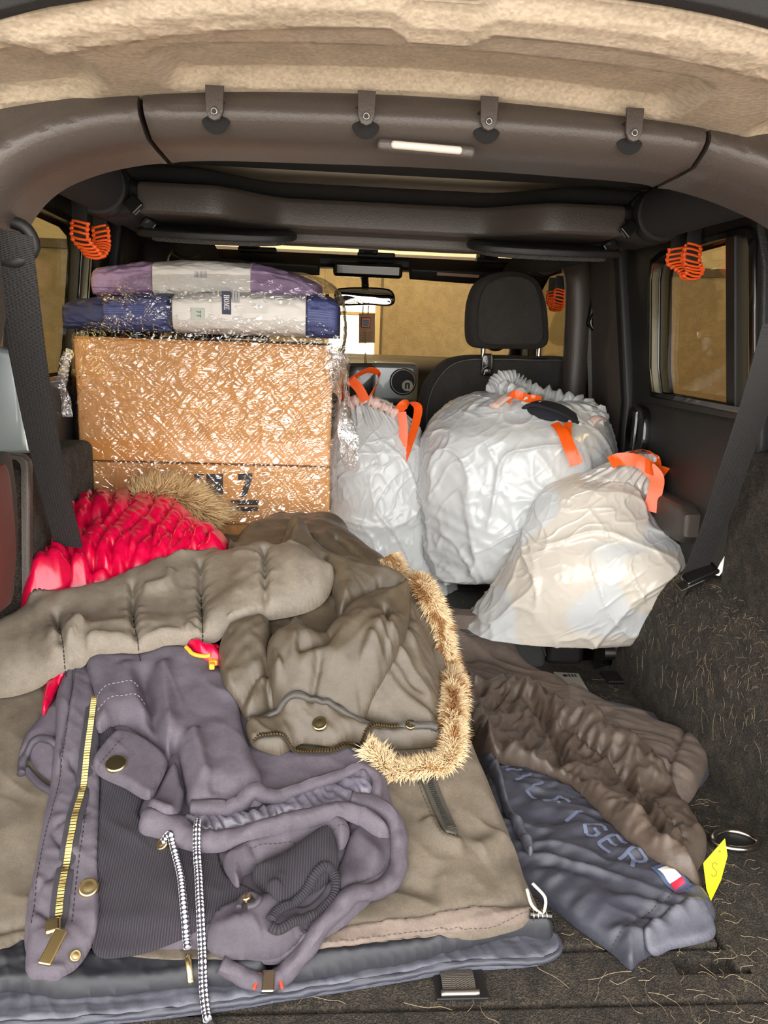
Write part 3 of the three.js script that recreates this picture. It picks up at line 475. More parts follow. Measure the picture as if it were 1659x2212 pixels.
// ---------- wheel housings, left quarter box, lamp ----------
{
  const w = struct('trim_5', 'carpeted right wheel housing covered in pale hairs');
  const nx = 60, nz = 90, pos = [], idx = [];
  const hz = (z) => 0.355 * (z < -0.42 ? Math.sqrt(Math.max(0, 1 - Math.pow((-0.42 - z) / 0.36, 2.2))) : 1 - 0.08 * sm(-0.42, 0.1, z));
  for (let j = 0; j <= nz; j++) { const z = lerp(-0.78, 0.1, j / nz), H = hz(z); for (let i = 0; i <= nx; i++) { const a = i / nx * Math.PI / 2, e = 0.5; const cx = Math.pow(Math.cos(a), e), sy = Math.pow(Math.sin(a), e); const x0 = 0.62 + 0.05 * sm(-0.5, 0, z); pos.push(0.74 - (0.74 - x0) * cx, -0.02 + (H + 0.02) * sy + 0.004 * fbm(z * 9, a * 2), z); } }
  for (let j = 0; j < nz; j++) for (let i = 0; i < nx; i++) { const a = j * (nx + 1) + i, b = a + nx + 1; idx.push(a, b, a + 1, b, b + 1, a + 1); }
  const g = new THREE.BufferGeometry(); g.setAttribute('position', new THREE.Float32BufferAttribute(pos, 3)); g.setIndex(idx); g.computeVertexNormals();
  const mg = muv(g); mg.computeVertexNormals(); const g2 = mergeVertices((() => { const q = mg.clone(); q.deleteAttribute('normal'); return q; })(), 1e-5); g2.computeVertexNormals();
  part('wheel_housing', g2, M.carpet, w);
  part('upper_side_carpet', slab([[-0.42, 0.33], [-0.42, 0.6], [-0.36, 0.62], [0.1, 0.62], [0.1, 0.33]], 0.05, 0.015).rotateY(-Math.PI / 2).translate(0.70, 0, 0), M.carpet, w);
  const v = struct('trim_6', 'left quarter box with carpeted face and silver body jamb');
  part('quarter_box', rbox(0.13, 0.60, 0.4, 0.02, -0.70, 0.25, -0.565), M.carpet, v);
  const fo = [[-0.725,0.581],[-0.671,0.581],[-0.632,0.577],[-0.622,0.567],[-0.621,0.555],[-0.644,0.201],[-0.756,0.2]];
  part('frame_edge', slab(fo, 0.02, 0.005, { holes: [fo.map(([x, y]) => [lerp(x, -0.70, 0.12), lerp(y, 0.45, 0.025)])] }).translate(0, 0, -0.36), M.trim, v);
  part('body_jamb', slab([[-0.723,0.763],[-0.646,0.751],[-0.634,0.572],[-0.738,0.565]], 0.05, 0.015).translate(0, 0, -0.42), M.silver, v, 'silver painted body jamb');
  const tl = thing('tail_lamp', 'dark red glossy tail lamp edge at the left of the opening', 'lamp', [-0.55, 0.55, 0.2]);
  const to = [[-0.479,0.654],[-0.44,0.655],[-0.437,0.645],[-0.435,0.611],[-0.435,0.571],[-0.439,0.53],[-0.447,0.499],[-0.492,0.499]];
  part('lens', slab(to, 0.06, 0.015, { smooth: 50 }).translate(0, 0, 0.2), phy({ color: C('#4a1f1b'), roughness: 0.5 }), tl);
  part('lamp_body', slab(to.map(([x, y]) => [x - 0.03, y]), 0.08, 0.01).translate(0, 0, 0.13), M.black, tl);
}
// ---------- folded rear seat ----------
{
  const s = thing('folded_rear_seat', 'folded dark fabric rear seat back under the boxes and bags', 'seat', [0, 0, -1.05]);
  part('seat_back', rbox(0.56, 0.11, 0.58, 0.022, -0.3, 0.04, -1.07, 4), M.seatBack, s); part('seat_back', rbox(0.46, 0.11, 0.58, 0.022, 0.225, 0.04, -1.07, 4), M.seatBack, s);
  for (const g of [tube([[0.0, 0.07, -0.779], [0.2, 0.07, -0.779], [0.43, 0.07, -0.781], [0.45, 0.03, -0.781]], 0.003, 30, 6), tube([[-0.57, 0.07, -0.779], [-0.03, 0.07, -0.779]], 0.003, 20, 6)]) part('piping', g, M.trim, s);
  const b = [[0.594,0.05,-0.8],[0.642,0.036,-0.76],[0.618,0.021,-0.78],[0.65,0.007,-0.71]]; 
  part('hinge_plate', slab([[-0.02, -0.05], [-0.03, 0.03], [0.0, 0.06], [0.03, 0.03], [0.05, -0.05]], 0.008, 0.002).rotateY(0.5).translate(b[0][0], 0.05, b[0][2] + 0.02), M.gloss, s);
  part('hinge_arm', rboxR(0.03, 0.1, 0.012, 0.005, b[1][0] - 0.005, 0.05, b[1][2], -0.4, 0.4, 0.35), M.trim, s);
  part('pivot', new THREE.CylinderGeometry(0.018, 0.018, 0.05, 24).rotateZ(Math.PI / 2).translate(b[2][0], 0.045, b[2][2] + 0.01), M.steel, s);
  part('bracket', merge([rbox(0.1, 0.006, 0.06, 0.002, b[3][0] - 0.02, 0.006, b[3][2]), rboxR(0.012, 0.07, 0.03, 0.004, b[3][0] - 0.01, 0.035, b[3][2] - 0.03, -0.3, 0, 0.1)]), M.black, s);
  part('bolt', cyl(0.007, 0.007, 0.026, b[3][0] + 0.0, 0.02, b[3][2] + 0.01, 6), M.chrome, s);
  part('side_cover', rbox(0.1, 0.1, 0.12, 0.02, 0.51, 0.04, -0.86), M.trimDark, s);
  const st = [[0.463,-0.745],[0.524,-0.736],[0.518,-0.639],[0.453,-0.633]];
  const tg = thing('instruction_plate', 'grey printed plate on the carpet at the folded seat edge', 'plate', [st[0][0], 0, st[0][1]]);
  part('plate', slab(st.map(([x, z]) => [x, -z]), 0.002, 0.0004).rotateX(-Math.PI / 2).translate(0, 0.002, 0), std({ color: C('#a9a397'), roughness: 0.4 }), tg);
  const mk = []; for (const [a, c] of [[0.55, 0.2], [0.68, 0.2], [0.8, 0.2]]) mk.push(rbox(0.004, 0.001, 0.014, 0.0003, lerp(st[0][0], st[1][0], a), 0.0035, lerp(st[0][1], st[3][1], c)));
  mk.push(new THREE.CylinderGeometry(0.006, 0.006, 0.001, 16).translate(lerp(st[0][0], st[1][0], 0.38), 0.0035, lerp(st[0][1], st[3][1], 0.2)));
  part('print', merge(mk), M.black, tg);
}

// ---------- cloth engine: pieces laid one over another on a height map ----------
const CS = 0.0032, X0 = -0.80, Z0 = -1.40, NX = 501, NZ_ = 564;
const AK = [[0.3,0.0],[0.24,0.012],[0.18,0.03],[0.1,0.055],[0,0.095],[-0.15,0.16],[-0.3,0.23],[-0.45,0.295],[-0.6,0.34],[-0.72,0.335],[-0.85,0.25],[-1.0,0.12],[-1.3,0.1]];
const pileA = (z) => { for (let i = 0; i < AK.length - 1; i++) if (z >= AK[i + 1][0]) return z > AK[i][0] ? AK[i][1] : lerp(AK[i + 1][1], AK[i][1], (z - AK[i + 1][0]) / (AK[i][0] - AK[i + 1][0])); return 0.1; };
const pile = (x, z) => { const e = z > -0.2 ? 0.30 : 0.30 + (z + 0.2) * 0.1; return pileA(z) * (1 - sm(0, 0.24, x - (e - 0.2))); };
const Hm = new Float32Array(NX * NZ_);
for (let j = 0; j < NZ_; j++) for (let i = 0; i < NX; i++) { const x = X0 + i * CS, z = Z0 + j * CS; Hm[j * NX + i] = z < -0.785 && x < 0.45 ? 0.0955 : z > 0.215 ? -0.002 : 0; }
const Hat = (x, z) => { const a = clamp((x - X0) / CS, 0, NX - 1.001), b = clamp((z - Z0) / CS, 0, NZ_ - 1.001), i = Math.floor(a), j = Math.floor(b), u = a - i, v = b - j, q = j * NX + i; return lerp(lerp(Hm[q], Hm[q + 1], u), lerp(Hm[q + NX], Hm[q + NX + 1], u), v); };
const segD = (x, z, a, b) => { const dx = b[0] - a[0], dz = b[1] - a[1], t = clamp(((x - a[0]) * dx + (z - a[1]) * dz) / (dx * dx + dz * dz + 1e-12)); return [Math.hypot(x - a[0] - dx * t, z - a[1] - dz * t), t]; };
const dense = (p, closed, step = 0.008) => { const c = curve(p, closed), n = Math.max(6, Math.ceil(c.getLength() / step)); const q = c.getSpacedPoints(n).map((v) => [v.x, v.z]); if (closed) q.pop(); return q; };
function lineField(p) { // distance and arc length to a polyline, with a bounding box
  const q = dense(p, false, 0.012), s = [0]; for (let i = 1; i < q.length; i++) s.push(s[i - 1] + Math.hypot(q[i][0] - q[i - 1][0], q[i][1] - q[i - 1][1]));
  const bb = [Math.min(...q.map((v) => v[0])), Math.max(...q.map((v) => v[0])), Math.min(...q.map((v) => v[1])), Math.max(...q.map((v) => v[1]))];
  return (x, z, lim) => { if (x < bb[0] - lim || x > bb[1] + lim || z < bb[2] - lim || z > bb[3] + lim) return null; let d = 9, at = 0; for (let i = 0; i < q.length - 1; i++) { const r = segD(x, z, q[i], q[i + 1]); if (r[0] < d) { d = r[0]; at = s[i] + r[1] * (s[i + 1] - s[i]); } } return d < lim ? [d, at, s[s.length - 1]] : null; };
}
function blur(a, w, h, r) {
  if (r < 1) return a; let src = a;
  for (let pass = 0; pass < 2; pass++) for (const dir of [0, 1]) {
    const o = new Float32Array(w * h), n = dir ? h : w, m = dir ? w : h, sp = dir ? w : 1, so = dir ? 1 : w;
    for (let q = 0; q < m; q++) { let sum = 0; for (let k = -r; k <= r; k++) sum += src[q * so + clamp(k, 0, n - 1) * sp]; for (let k = 0; k < n; k++) { o[q * so + k * sp] = sum / (2 * r + 1); sum += src[q * so + Math.min(n - 1, k + r + 1) * sp] - src[q * so + Math.max(0, k - r) * sp]; } }
    src = o;
  }
  return src;
}
let pieceSeed = 0;
function piece(name, outline, mat, parent, o = {}) {
  const { t = 0.02, e = 0.03, drape = 0.03, quilt = [], folds = [], wr = [], lump = 0.004, lumpL = 0.09, sharp = false, over = 0.0012, pow = 0.5, pileUp = false, lift } = o;
  const sd = (++pieceSeed) * 7.31, ol = sharp ? outline : dense(outline, true, 0.007);
  const xs = ol.map((p) => p[0]), zs = ol.map((p) => p[1]);
  const i0 = clamp(Math.floor((Math.min(...xs) - X0) / CS) - 2, 0, NX - 2), i1 = clamp(Math.ceil((Math.max(...xs) - X0) / CS) + 2, 1, NX - 1), j0 = clamp(Math.floor((Math.min(...zs) - Z0) / CS) - 2, 0, NZ_ - 2), j1 = clamp(Math.ceil((Math.max(...zs) - Z0) / CS) + 2, 1, NZ_ - 1);
  const w = i1 - i0 + 1, h = j1 - j0 + 1, sdf = new Float32Array(w * h), H0 = new Float32Array(w * h), top = new Float32Array(w * h);
  for (let j = 0; j < h; j++) for (let i = 0; i < w; i++) {
    const x = X0 + (i0 + i) * CS, z = Z0 + (j0 + j) * CS; let d = 9, ins = false;
    for (let k = 0, m = ol.length - 1; k < ol.length; m = k++) { const a = ol[m], b = ol[k]; const r = segD(x, z, a, b)[0]; if (r < d) d = r; if ((a[1] > z) !== (b[1] > z) && x < (b[0] - a[0]) * (z - a[1]) / (b[1] - a[1]) + a[0]) ins = !ins; }
    sdf[j * w + i] = ins ? d : -d; H0[j * w + i] = Hm[(j0 + j) * NX + i0 + i];
  }
  const R = Math.round(drape / CS), b1 = blur(H0, w, h, R), base = new Float32Array(w * h); for (let k = 0; k < w * h; k++) base[k] = Math.max(H0[k], b1[k]);
  const b2 = blur(base, w, h, 2); for (let k = 0; k < w * h; k++) base[k] = Math.max(H0[k] + over, b2[k] + over * 0.5);
  const ql = quilt.map((q) => ({ d: 0.012, w: 0.006, g: 0.004, f: 90, ...q, at: lineField(q.p) })), fl = folds.map((f) => ({ w: 0.012, a: 0.01, ...f, at: lineField(f.p) }));
  for (let k = 0; k < w * h; k++) {
    const i = k % w, j = (k - i) / w, x = X0 + (i0 + i) * CS, z = Z0 + (j0 + j) * CS, s = sdf[k]; if (s < -CS * 2) { top[k] = base[k]; continue; }
    const q = clamp(s / e), prof = Math.pow(Math.max(0, 1 - (1 - q) * (1 - q)), pow);
    let th = t;
    for (const f of fl) { const r = f.at(x, z, f.w * 3); if (r) th += f.a * Math.exp(-((r[0] / f.w) ** 2)) * sm(0, 0.15, r[1] / r[2]) * (f.open ? 1 : 1 - sm(0.85, 1, r[1] / r[2])); }
    for (const a of wr) { const c = Math.cos(a.ang ?? 0), n = Math.sin(a.ang ?? 0), u = x * c + z * n, v = -x * n + z * c, wp = 0.35 * n3(x * 12 + sd, z * 12, 3.3); th += a.a * (a.soft ? n3(u / a.l[0] + sd, v / a.l[1] + wp, sd) : ridge(u / a.l[0] + sd, v / a.l[1] + wp, sd) * 0.7 - 0.2); }
    th += lump * 1.4 * n3(x / lumpL + sd, z / lumpL - sd, sd) + lump * 0.5 * n3(x / lumpL * 2.7, z / lumpL * 2.7 + sd, sd);
    for (const f of ql) { const r = f.at(x, z, f.w * 7); if (r) { const g = n3(r[1] * f.f + sd, r[0] * 14, sd) + 0.5 * n3(r[1] * f.f * 2.3, r[0] * 20, sd); th += f.g * g * Math.exp(-r[0] / (f.w * 2.6)); th -= f.d * Math.exp(-((r[0] / f.w) ** 2) * 0.7) * 0.6 + f.d * 0.4 * Math.exp(-r[0] / (f.w * 1.5)); } }
    if (lift) th += lift(x, z);
    let y = base[k] + Math.max(0.0015, th) * prof;
    if (pileUp) y = base[k] + Math.max(0, pile(x, z) + th - base[k]) * prof + 0.001 * prof;
    top[k] = y;
  }
  const sp = o.soft ? blur(top, w, h, o.soft) : top;
  // marching squares
  const pos = [], uv = [], idx = [], tv = new Map(), bv = new Map(), ev = new Map();
  const put = (x, y, z) => { pos.push(x, y, z); uv.push(x, z - y); return pos.length / 3 - 1; };
  const node = (k, T) => { const m = T ? tv : bv; let v = m.get(k); if (v === undefined) { const i = k % w, j = (k - i) / w; v = put(X0 + (i0 + i) * CS, T ? Math.max(sp[k], base[k] + 0.0006) : base[k] - 0.0004, Z0 + (j0 + j) * CS); m.set(k, v); } return v; };
  const cross = (a, b) => { const key = a < b ? a * 1e7 + b : b * 1e7 + a; let v = ev.get(key); if (v === undefined) { const u = sdf[a] / (sdf[a] - sdf[b]), ia = a % w, ja = (a - ia) / w, ib = b % w, jb = (b - ib) / w; v = put(X0 + (i0 + lerp(ia, ib, u)) * CS, lerp(base[a], base[b], u), Z0 + (j0 + lerp(ja, jb, u)) * CS); ev.set(key, v); } return v; };
  for (let j = 0; j < h - 1; j++) for (let i = 0; i < w - 1; i++) {
    const c = [j * w + i, (j + 1) * w + i, (j + 1) * w + i + 1, j * w + i + 1]; if (c.every((k) => sdf[k] <= 0)) continue;
    const T = [], B = [];
    for (let k = 0; k < 4; k++) { const a = c[k], b = c[(k + 1) % 4]; if (sdf[a] > 0) { T.push(node(a, true)); B.push(node(a, false)); } if ((sdf[a] > 0) !== (sdf[b] > 0)) { const v = cross(a, b); T.push(v); B.push(v); } }
    for (let k = 1; k < T.length - 1; k++) { idx.push(T[0], T[k], T[k + 1]); idx.push(B[0], B[k + 1], B[k]); }
  }
  for (let k = 0; k < w * h; k++) if (sdf[k] > 0) { const i = k % w, j = (k - i) / w, q = (j0 + j) * NX + i0 + i; Hm[q] = Math.max(Hm[q], sp[k]); }
  const g = new THREE.BufferGeometry(); g.setAttribute('position', new THREE.Float32BufferAttribute(pos, 3)); g.setAttribute('uv', new THREE.Float32BufferAttribute(uv, 2)); g.setIndex(idx); g.computeVertexNormals();
  return part(name, g, mat, parent, o.label);
}
// a rolled hem, cord or tube lying on the pile
const onPile = (p, dy = 0) => dense(p, false, 0.01).map(([x, z]) => V(x, Hat(x, z) + dy, z));
function roll(name, p, r, mat, parent, { n = 90, sides = 12, sink = 0.7, wob = 0, flat = 1, label } = {}) {
  const R = typeof r === 'function' ? r : () => r; let q = onPile(p); q = q.map((v, i) => { const a = q[Math.max(0, i - 2)].y, b = q[Math.min(q.length - 1, i + 2)].y; return V(v.x, Math.max(v.y, (a + b + v.y) / 3) + R(i / (q.length - 1)) * sink * flat, v.z); });
  return part(name, tube(q, r, n, sides, { wob, flat }), mat, parent, label);
}
function stitch(p, mat, parent, { dash = 0.004, gap = 0.003, r = 0.0006, dy = 0.0005, name = 'stitching' } = {}) {
  const c = curve(onPile(p, dy)), L = c.getLength(), gs = []; for (let s = 0; s < L - dash; s += dash + gap) { const a = c.getPointAt(s / L), b = c.getPointAt((s + dash) / L); a.y = Hat(a.x, a.z) + dy; b.y = Hat(b.x, b.z) + dy; gs.push(tube([a, a.clone().lerp(b, 0.5).add(V(0, r * 0.6, 0)), b], r, 3, 4)); }
  return stuff(part(name, merge(gs), mat, parent));
}
function zipper(p, parent, teethMat, tapeMat, { w = 0.006, pitch = 0.0042, dy = 0.002 } = {}) {
  const q = onPile(p, dy), c = curve(q), L = c.getLength(), gs = [];
  const tp = part('zip_tape', strap(c.getSpacedPoints(40), w * 2.6, 0.0016, (u) => { const t = c.getTangentAt(u); return V(-t.z, 0, t.x); }, 80), tapeMat, parent);
  for (let s = 0; s < L; s += pitch) { const u = s / L, a = c.getPointAt(u), t = c.getTangentAt(u); const b = new THREE.BoxGeometry(w, 0.0028, pitch * 0.6); b.applyMatrix4(new THREE.Matrix4().makeBasis(V(t.z, 0, -t.x).normalize(), V(0, 1, 0), V(t.x, 0, t.z).normalize())); b.translate(a.x, a.y + 0.0016, a.z); gs.push(b); }
  stuff(part('zip_teeth', merge(gs), teethMat, tp)); return tp;
}
function snap([x, z], r, mat, parent, dy = 0, name = 'snap_button') {
  const pr = [[0, 0.0036], [0.45, 0.0036], [0.62, 0.0028], [0.8, 0.0036], [0.95, 0.003], [1, 0.001], [1, -0.002]].map(([a, b]) => new THREE.Vector2(a * r, b));
  const e = 0.012, nx = -(Hat(x + e, z) - Hat(x - e, z)) / (2 * e), nz = -(Hat(x, z + e) - Hat(x, z - e)) / (2 * e);
  const g = new THREE.LatheGeometry(pr.reverse(), 28); g.applyQuaternion(new THREE.Quaternion().setFromUnitVectors(V(0, 1, 0), V(clamp(nx, -0.6, 0.6), 1, clamp(nz, -0.6, 0.6)).normalize())); g.translate(x, Hat(x, z) + dy + 0.001, z);
  return part(name, g, mat, parent);
}
function fur(name, pts, r, n, len, tone, parent, label) { // tone(u, v) -> [root colour, tip colour]
  const c = curve(pts), pos = [], col = [], idx = [], N0 = [];
  for (let i = 0; i < n; i++) {
    const u = rnd(), p = c.getPointAt(u), t = c.getTangentAt(u), R = typeof r === 'function' ? r(u) : r, a = rr(-0.35, Math.PI + 0.35);
    const sx = V(-t.z, 0, t.x).normalize(), up = sx.clone().cross(t).normalize(); if (up.y < 0) up.negate();
    const nm = sx.clone().multiplyScalar(Math.cos(a)).addScaledVector(up, Math.sin(a)).normalize();
    const b = p.clone().addScaledVector(nm, R * 0.8), l = len * rr(0.6, 1.25), bend = V(rr(-1, 1), rr(-0.6, 0.5), rr(-1, 1)).multiplyScalar(0.55).addScaledVector(t, 0.5 + 0.9 * n3(p.x * 30, p.z * 30, a)), w = rr(0.0005, 0.0011);
    const q1 = b.clone().addScaledVector(nm, l * 0.5).addScaledVector(bend, l * 0.15), q2 = b.clone().addScaledVector(nm, l * 0.85).addScaledVector(bend, l * 0.55);
    const side = nm.clone().cross(V(rr(-1, 1), rr(-1, 1), rr(-1, 1))).normalize(), s2 = nm.clone().cross(side), k = pos.length / 3, [c0, c1] = tone(u, a);
    for (const [q, ww] of [[b, w], [q1, w * 0.8]]) for (let m = 0; m < 3; m++) { const an = m * 2.094; pos.push(q.x + (side.x * Math.cos(an) + s2.x * Math.sin(an)) * ww, q.y + (side.y * Math.cos(an) + s2.y * Math.sin(an)) * ww, q.z + (side.z * Math.cos(an) + s2.z * Math.sin(an)) * ww); col.push(...(q === b ? c0 : c0.map((v, x) => lerp(v, c1[x], 0.6)))); }
    pos.push(q2.x, q2.y, q2.z); col.push(...c1);
    for (let m = 0; m < 3; m++) { const m2 = (m + 1) % 3; idx.push(k + m, k + m2, k + 3 + m, k + m2, k + 3 + m2, k + 3 + m, k + 3 + m, k + 3 + m2, k + 6); }
  }
  const g = new THREE.BufferGeometry(); g.setAttribute('position', new THREE.Float32BufferAttribute(pos, 3)); g.setAttribute('color', new THREE.Float32BufferAttribute(col, 3)); g.setIndex(idx); g.computeVertexNormals();
  return stuff(part(name, g, std({ color: 0xffffff, vertexColors: true, roughness: 0.8 }), parent, label));
}
const lin = (h) => { const c = C(h); return [c.r, c.g, c.b]; };

// ---------- the coats ----------
const F = {
  navy: cloth('#474853', 0.4), navyLine: cloth('#5d5e69', 0.4), navyDark: cloth('#2a2b31', 0.5),
  parka: cloth('#6e6355', 0.72), parkaSleeve: cloth('#7c6d63', 0.75), puffBrown: cloth('#62544a', 0.4),
  soft: cloth('#5c545e', 0.7), softIn: cloth('#4c454f', 0.6), satin: phy({ color: C('#6d6875'), roughness: 0.25, map: patchT, side: THREE.DoubleSide }),
  knit: cloth('#3d3840', 0.95, { map: ribC, bumpMap: ribT, bumpScale: 0.0014 }),
  olive: cloth('#5b5042', 0.36, { sheen: 0.15 }), hood: cloth('#62574a', 0.5), bind: cloth('#48443f', 0.5), sleeveO: cloth('#7f7466', 0.5),
  pink: phy({ color: C('#db053f'), roughness: 0.24, map: patchT, side: THREE.DoubleSide, clearcoat: 0.25, clearcoatRoughness: 0.2 }),
  thread: std({ color: C('#8a8490'), roughness: 0.8 }), threadDark: std({ color: C('#2c2927'), roughness: 0.8 }), threadBrown: std({ color: C('#473d35'), roughness: 0.8 }),
  tape: std({ color: C('#2f2d33'), roughness: 0.8, bumpMap: weaveT, bumpScale: 0.0005 }), tapeB: std({ color: C('#3b352f'), roughness: 0.8, bumpMap: weaveT, bumpScale: 0.0005 }),
};
// --- navy jacket at the bottom of the pile ---
const navy = thing('navy_jacket', 'navy jacket under the pile with zipped hem and lettered sleeve', 'jacket', [0, 0, 0.1]);
piece('hem_lining', [[-0.54,0.171],[-0.503,0.253],[-0.467,0.242],[-0.39,0.239],[-0.259,0.227],[-0.151,0.212],[-0.037,0.193],[0.084,0.172],[0.196,0.161],[0.223,0.143],[0.223,0.117],[0.193,0.101],[0.032,0.097],[-0.281,0.108],[-0.507,0.142]], F.navyLine, navy, { t: 0.012, e: 0.01, lump: 0.002, wr: [{ a: 0.004, l: [0.05, 0.02], ang: 1.2 }, { a: 0.002, l: [0.3, 0.008], ang: -0.08 }] });
roll('hem_edge', [[-0.501,0.245],[-0.468,0.239],[-0.391,0.236],[-0.26,0.224],[-0.151,0.209],[-0.037,0.19],[0.085,0.168],[0.197,0.158],[0.22,0.143],[0.221,0.118]], 0.0045, F.navy, navy, { sink: -0.6, wob: 0.5, n: 160 });
piece('front_panel', [[-0.552,0.143],[-0.519,0.214],[-0.483,0.2],[-0.408,0.214],[-0.328,0.208],[-0.236,0.202],[-0.174,0.198],[-0.165,0.191],[-0.174,0.166],[-0.182,0.119],[-0.34,0.116],[-0.516,0.12]], F.navyDark, navy, { t: 0.024, e: 0.014, lump: 0.004, wr: [{ a: 0.006, l: [0.22, 0.02], ang: -0.05, soft: true }] });
piece('front_panel', [[-0.153,0.194],[-0.129,0.196],[-0.048,0.182],[0.024,0.168],[0.119,0.14],[0.172,0.128],[0.21,0.132],[0.217,0.118],[0.194,0.092],[0.032,0.089],[-0.132,0.128],[-0.156,0.167]], F.navyDark, navy, { t: 0.024, e: 0.014, lump: 0.004, wr: [{ a: 0.006, l: [0.22, 0.02], ang: -0.12, soft: true }] });
const navyZip = zipper([[-0.165,0.166],[-0.163,0.185],[-0.162,0.21]], navy, M.steel, F.tape, { w: 0.008 });
{ const [x, z] = [[-0.162,0.215]][0]; part('zip_pull', rboxR(0.016, 0.006, 0.026, 0.0025, x, 0.035, z, 0.35, 0, 0), M.chrome, navyZip); for (const s of [-1, 1]) part('zip_tab', rboxR(0.004, 0.004, 0.02, 0.001, x + s * 0.014, 0.03, z - 0.006, 0.3, s * 0.3, 0), std({ color: C('#b8452f'), roughness: 0.7 }), navy, 'red and white stripe tab'); }
// sleeves of the navy jacket on the floor
piece('second_sleeve', [[0.46,-0.602],[0.555,-0.564],[0.63,-0.513],[0.696,-0.445],[0.679,-0.392],[0.696,-0.373],[0.663,-0.316],[0.56,-0.221],[0.501,-0.291],[0.416,-0.394]], F.navyLine, navy, { t: 0.014, e: 0.012, lump: 0.002 });
piece('sleeve', [[0.217,-0.362],[0.227,-0.3],[0.266,-0.294],[0.321,-0.237],[0.395,-0.13],[0.439,-0.011],[0.469,0.069],[0.467,0.084],[0.421,0.107],[0.367,0.138],[0.323,0.162],[0.307,0.174],[0.293,0.148],[0.258,0.1],[0.218,0.041],[0.183,-0.006],[0.165,-0.134]], F.navy, navy, { t: 0.034, e: 0.04, lump: 0.006, lumpL: 0.06, wr: [{ a: 0.012, l: [0.16, 0.035], ang: 0.35 }, { a: 0.005, l: [0.06, 0.02], ang: -0.3 }], quilt: [{ p: [[0.291,0.145],[0.354,0.108],[0.45,0.045]], d: 0.004, w: 0.003, g: 0.001 }] });
stitch([[0.291,0.145],[0.354,0.108],[0.45,0.045]], F.threadDark, navy);
piece('cuff_lining', [[0.333,0.144],[0.341,0.161],[0.372,0.149],[0.442,0.126],[0.452,0.113],[0.448,0.082],[0.394,0.099]], F.navyLine, navy, { t: 0.008, e: 0.008, lump: 0.001 });
// lettering along the sleeve, laid on the cloth
{
  const a = V(0, 0, 0), P0 = [[0.23,-0.26],[0.386,0.031]], mat = std({ color: C('#697189'), roughness: 0.4 });
  const A = P0[0], B = P0[1], dir = [B[0] - A[0], B[1] - A[1]], L = Math.hypot(...dir), ux = dir[0] / L, uz = dir[1] / L, W = L / 8, hgt = 0.038;
  const G = { H: [[0, 0, 0, 1], [0.7, 0, 0.7, 1], [0, 0.5, 0.7, 0.5]], I: [[0.3, 0, 0.3, 1]], L: [[0, 0, 0, 1], [0, 0, 0.6, 0]], F: [[0, 0, 0, 1], [0, 1, 0.6, 1], [0, 0.5, 0.5, 0.5]], G: [[0.7, 0.85, 0.4, 1], [0.4, 1, 0.1, 0.8], [0.1, 0.8, 0.1, 0.2], [0.1, 0.2, 0.4, 0], [0.4, 0, 0.7, 0.15], [0.7, 0.15, 0.7, 0.45], [0.7, 0.45, 0.4, 0.45]], E: [[0, 0, 0, 1], [0, 1, 0.6, 1], [0, 0.5, 0.5, 0.5], [0, 0, 0.6, 0]], R: [[0, 0, 0, 1], [0, 1, 0.5, 1], [0.5, 1, 0.62, 0.75], [0.62, 0.75, 0.5, 0.5], [0.5, 0.5, 0, 0.5], [0.3, 0.5, 0.65, 0]] };
  [...'HILFIGER'].forEach((ch, k) => {
    const gs = G[ch].map(([x0, y0, x1, y1]) => { const q = []; for (let i = 0; i <= 6; i++) { const lx = lerp(x0, x1, i / 6) * W * 0.95 + k * W, ly = (lerp(y0, y1, i / 6) - 0.5) * hgt; const x = A[0] + ux * lx + uz * ly, z = A[1] + uz * lx - ux * ly; q.push(V(x, Hat(x, z) + 0.0012, z)); } return strap(q, 0.0062, 0.0006, (u) => { const t = q[6].clone().sub(q[0]); return V(-t.z, 0, t.x).normalize(); }, 10); });
    part('letter', merge(gs), mat, navy);
  });
  const fl = [[0.406,0.031],[0.422,0.065]], fx = (fl[0][0] + fl[1][0]) / 2, fz = (fl[0][1] + fl[1][1]) / 2, ang = Math.atan2(-(fl[1][1] - fl[0][1]), fl[1][0] - fl[0][0]);
  const cell = (u0, u1, v0, v1, h) => { const pos = [], idx = [], n = 8; for (let j = 0; j <= n; j++) for (let i = 0; i <= n; i++) { const u = lerp(u0, u1, i / n), v = lerp(v0, v1, j / n), c = Math.cos(ang), s = Math.sin(ang), x = fx + u * c - v * s, z = fz - u * s - v * c; pos.push(x, Hat(x, z) + h, z); } for (let j = 0; j < n; j++) for (let i = 0; i < n; i++) { const a2 = j * (n + 1) + i; idx.push(a2, a2 + 1, a2 + n + 1, a2 + 1, a2 + n + 2, a2 + n + 1); } const g = new THREE.BufferGeometry(); g.setAttribute('position', new THREE.Float32BufferAttribute(pos, 3)); g.setIndex(idx); g.computeVertexNormals(); return g; };
  const dm = (c) => std({ color: C(c), roughness: 0.45, side: THREE.DoubleSide });
  part('flag_border', cell(-0.026, 0.026, -0.018, 0.018, 0.0012), dm('#4a5875'), navy, 'flag patch with navy bars');
  part('flag_white', cell(-0.018, 0.006, -0.012, 0.012, 0.002), dm('#f3efe2'), navy); part('flag_red', cell(0.006, 0.02, -0.012, 0.012, 0.002), dm('#d0213c'), navy);
}
piece('side_edge', [[0.214,-0.623],[0.233,-0.553],[0.226,-0.353],[0.213,-0.14],[0.226,-0.029],[0.216,-0.007],[0.205,-0.065],[0.196,-0.254],[0.188,-0.467]], F.navyLine, navy, { t: 0.016, e: 0.012, lump: 0.003 });

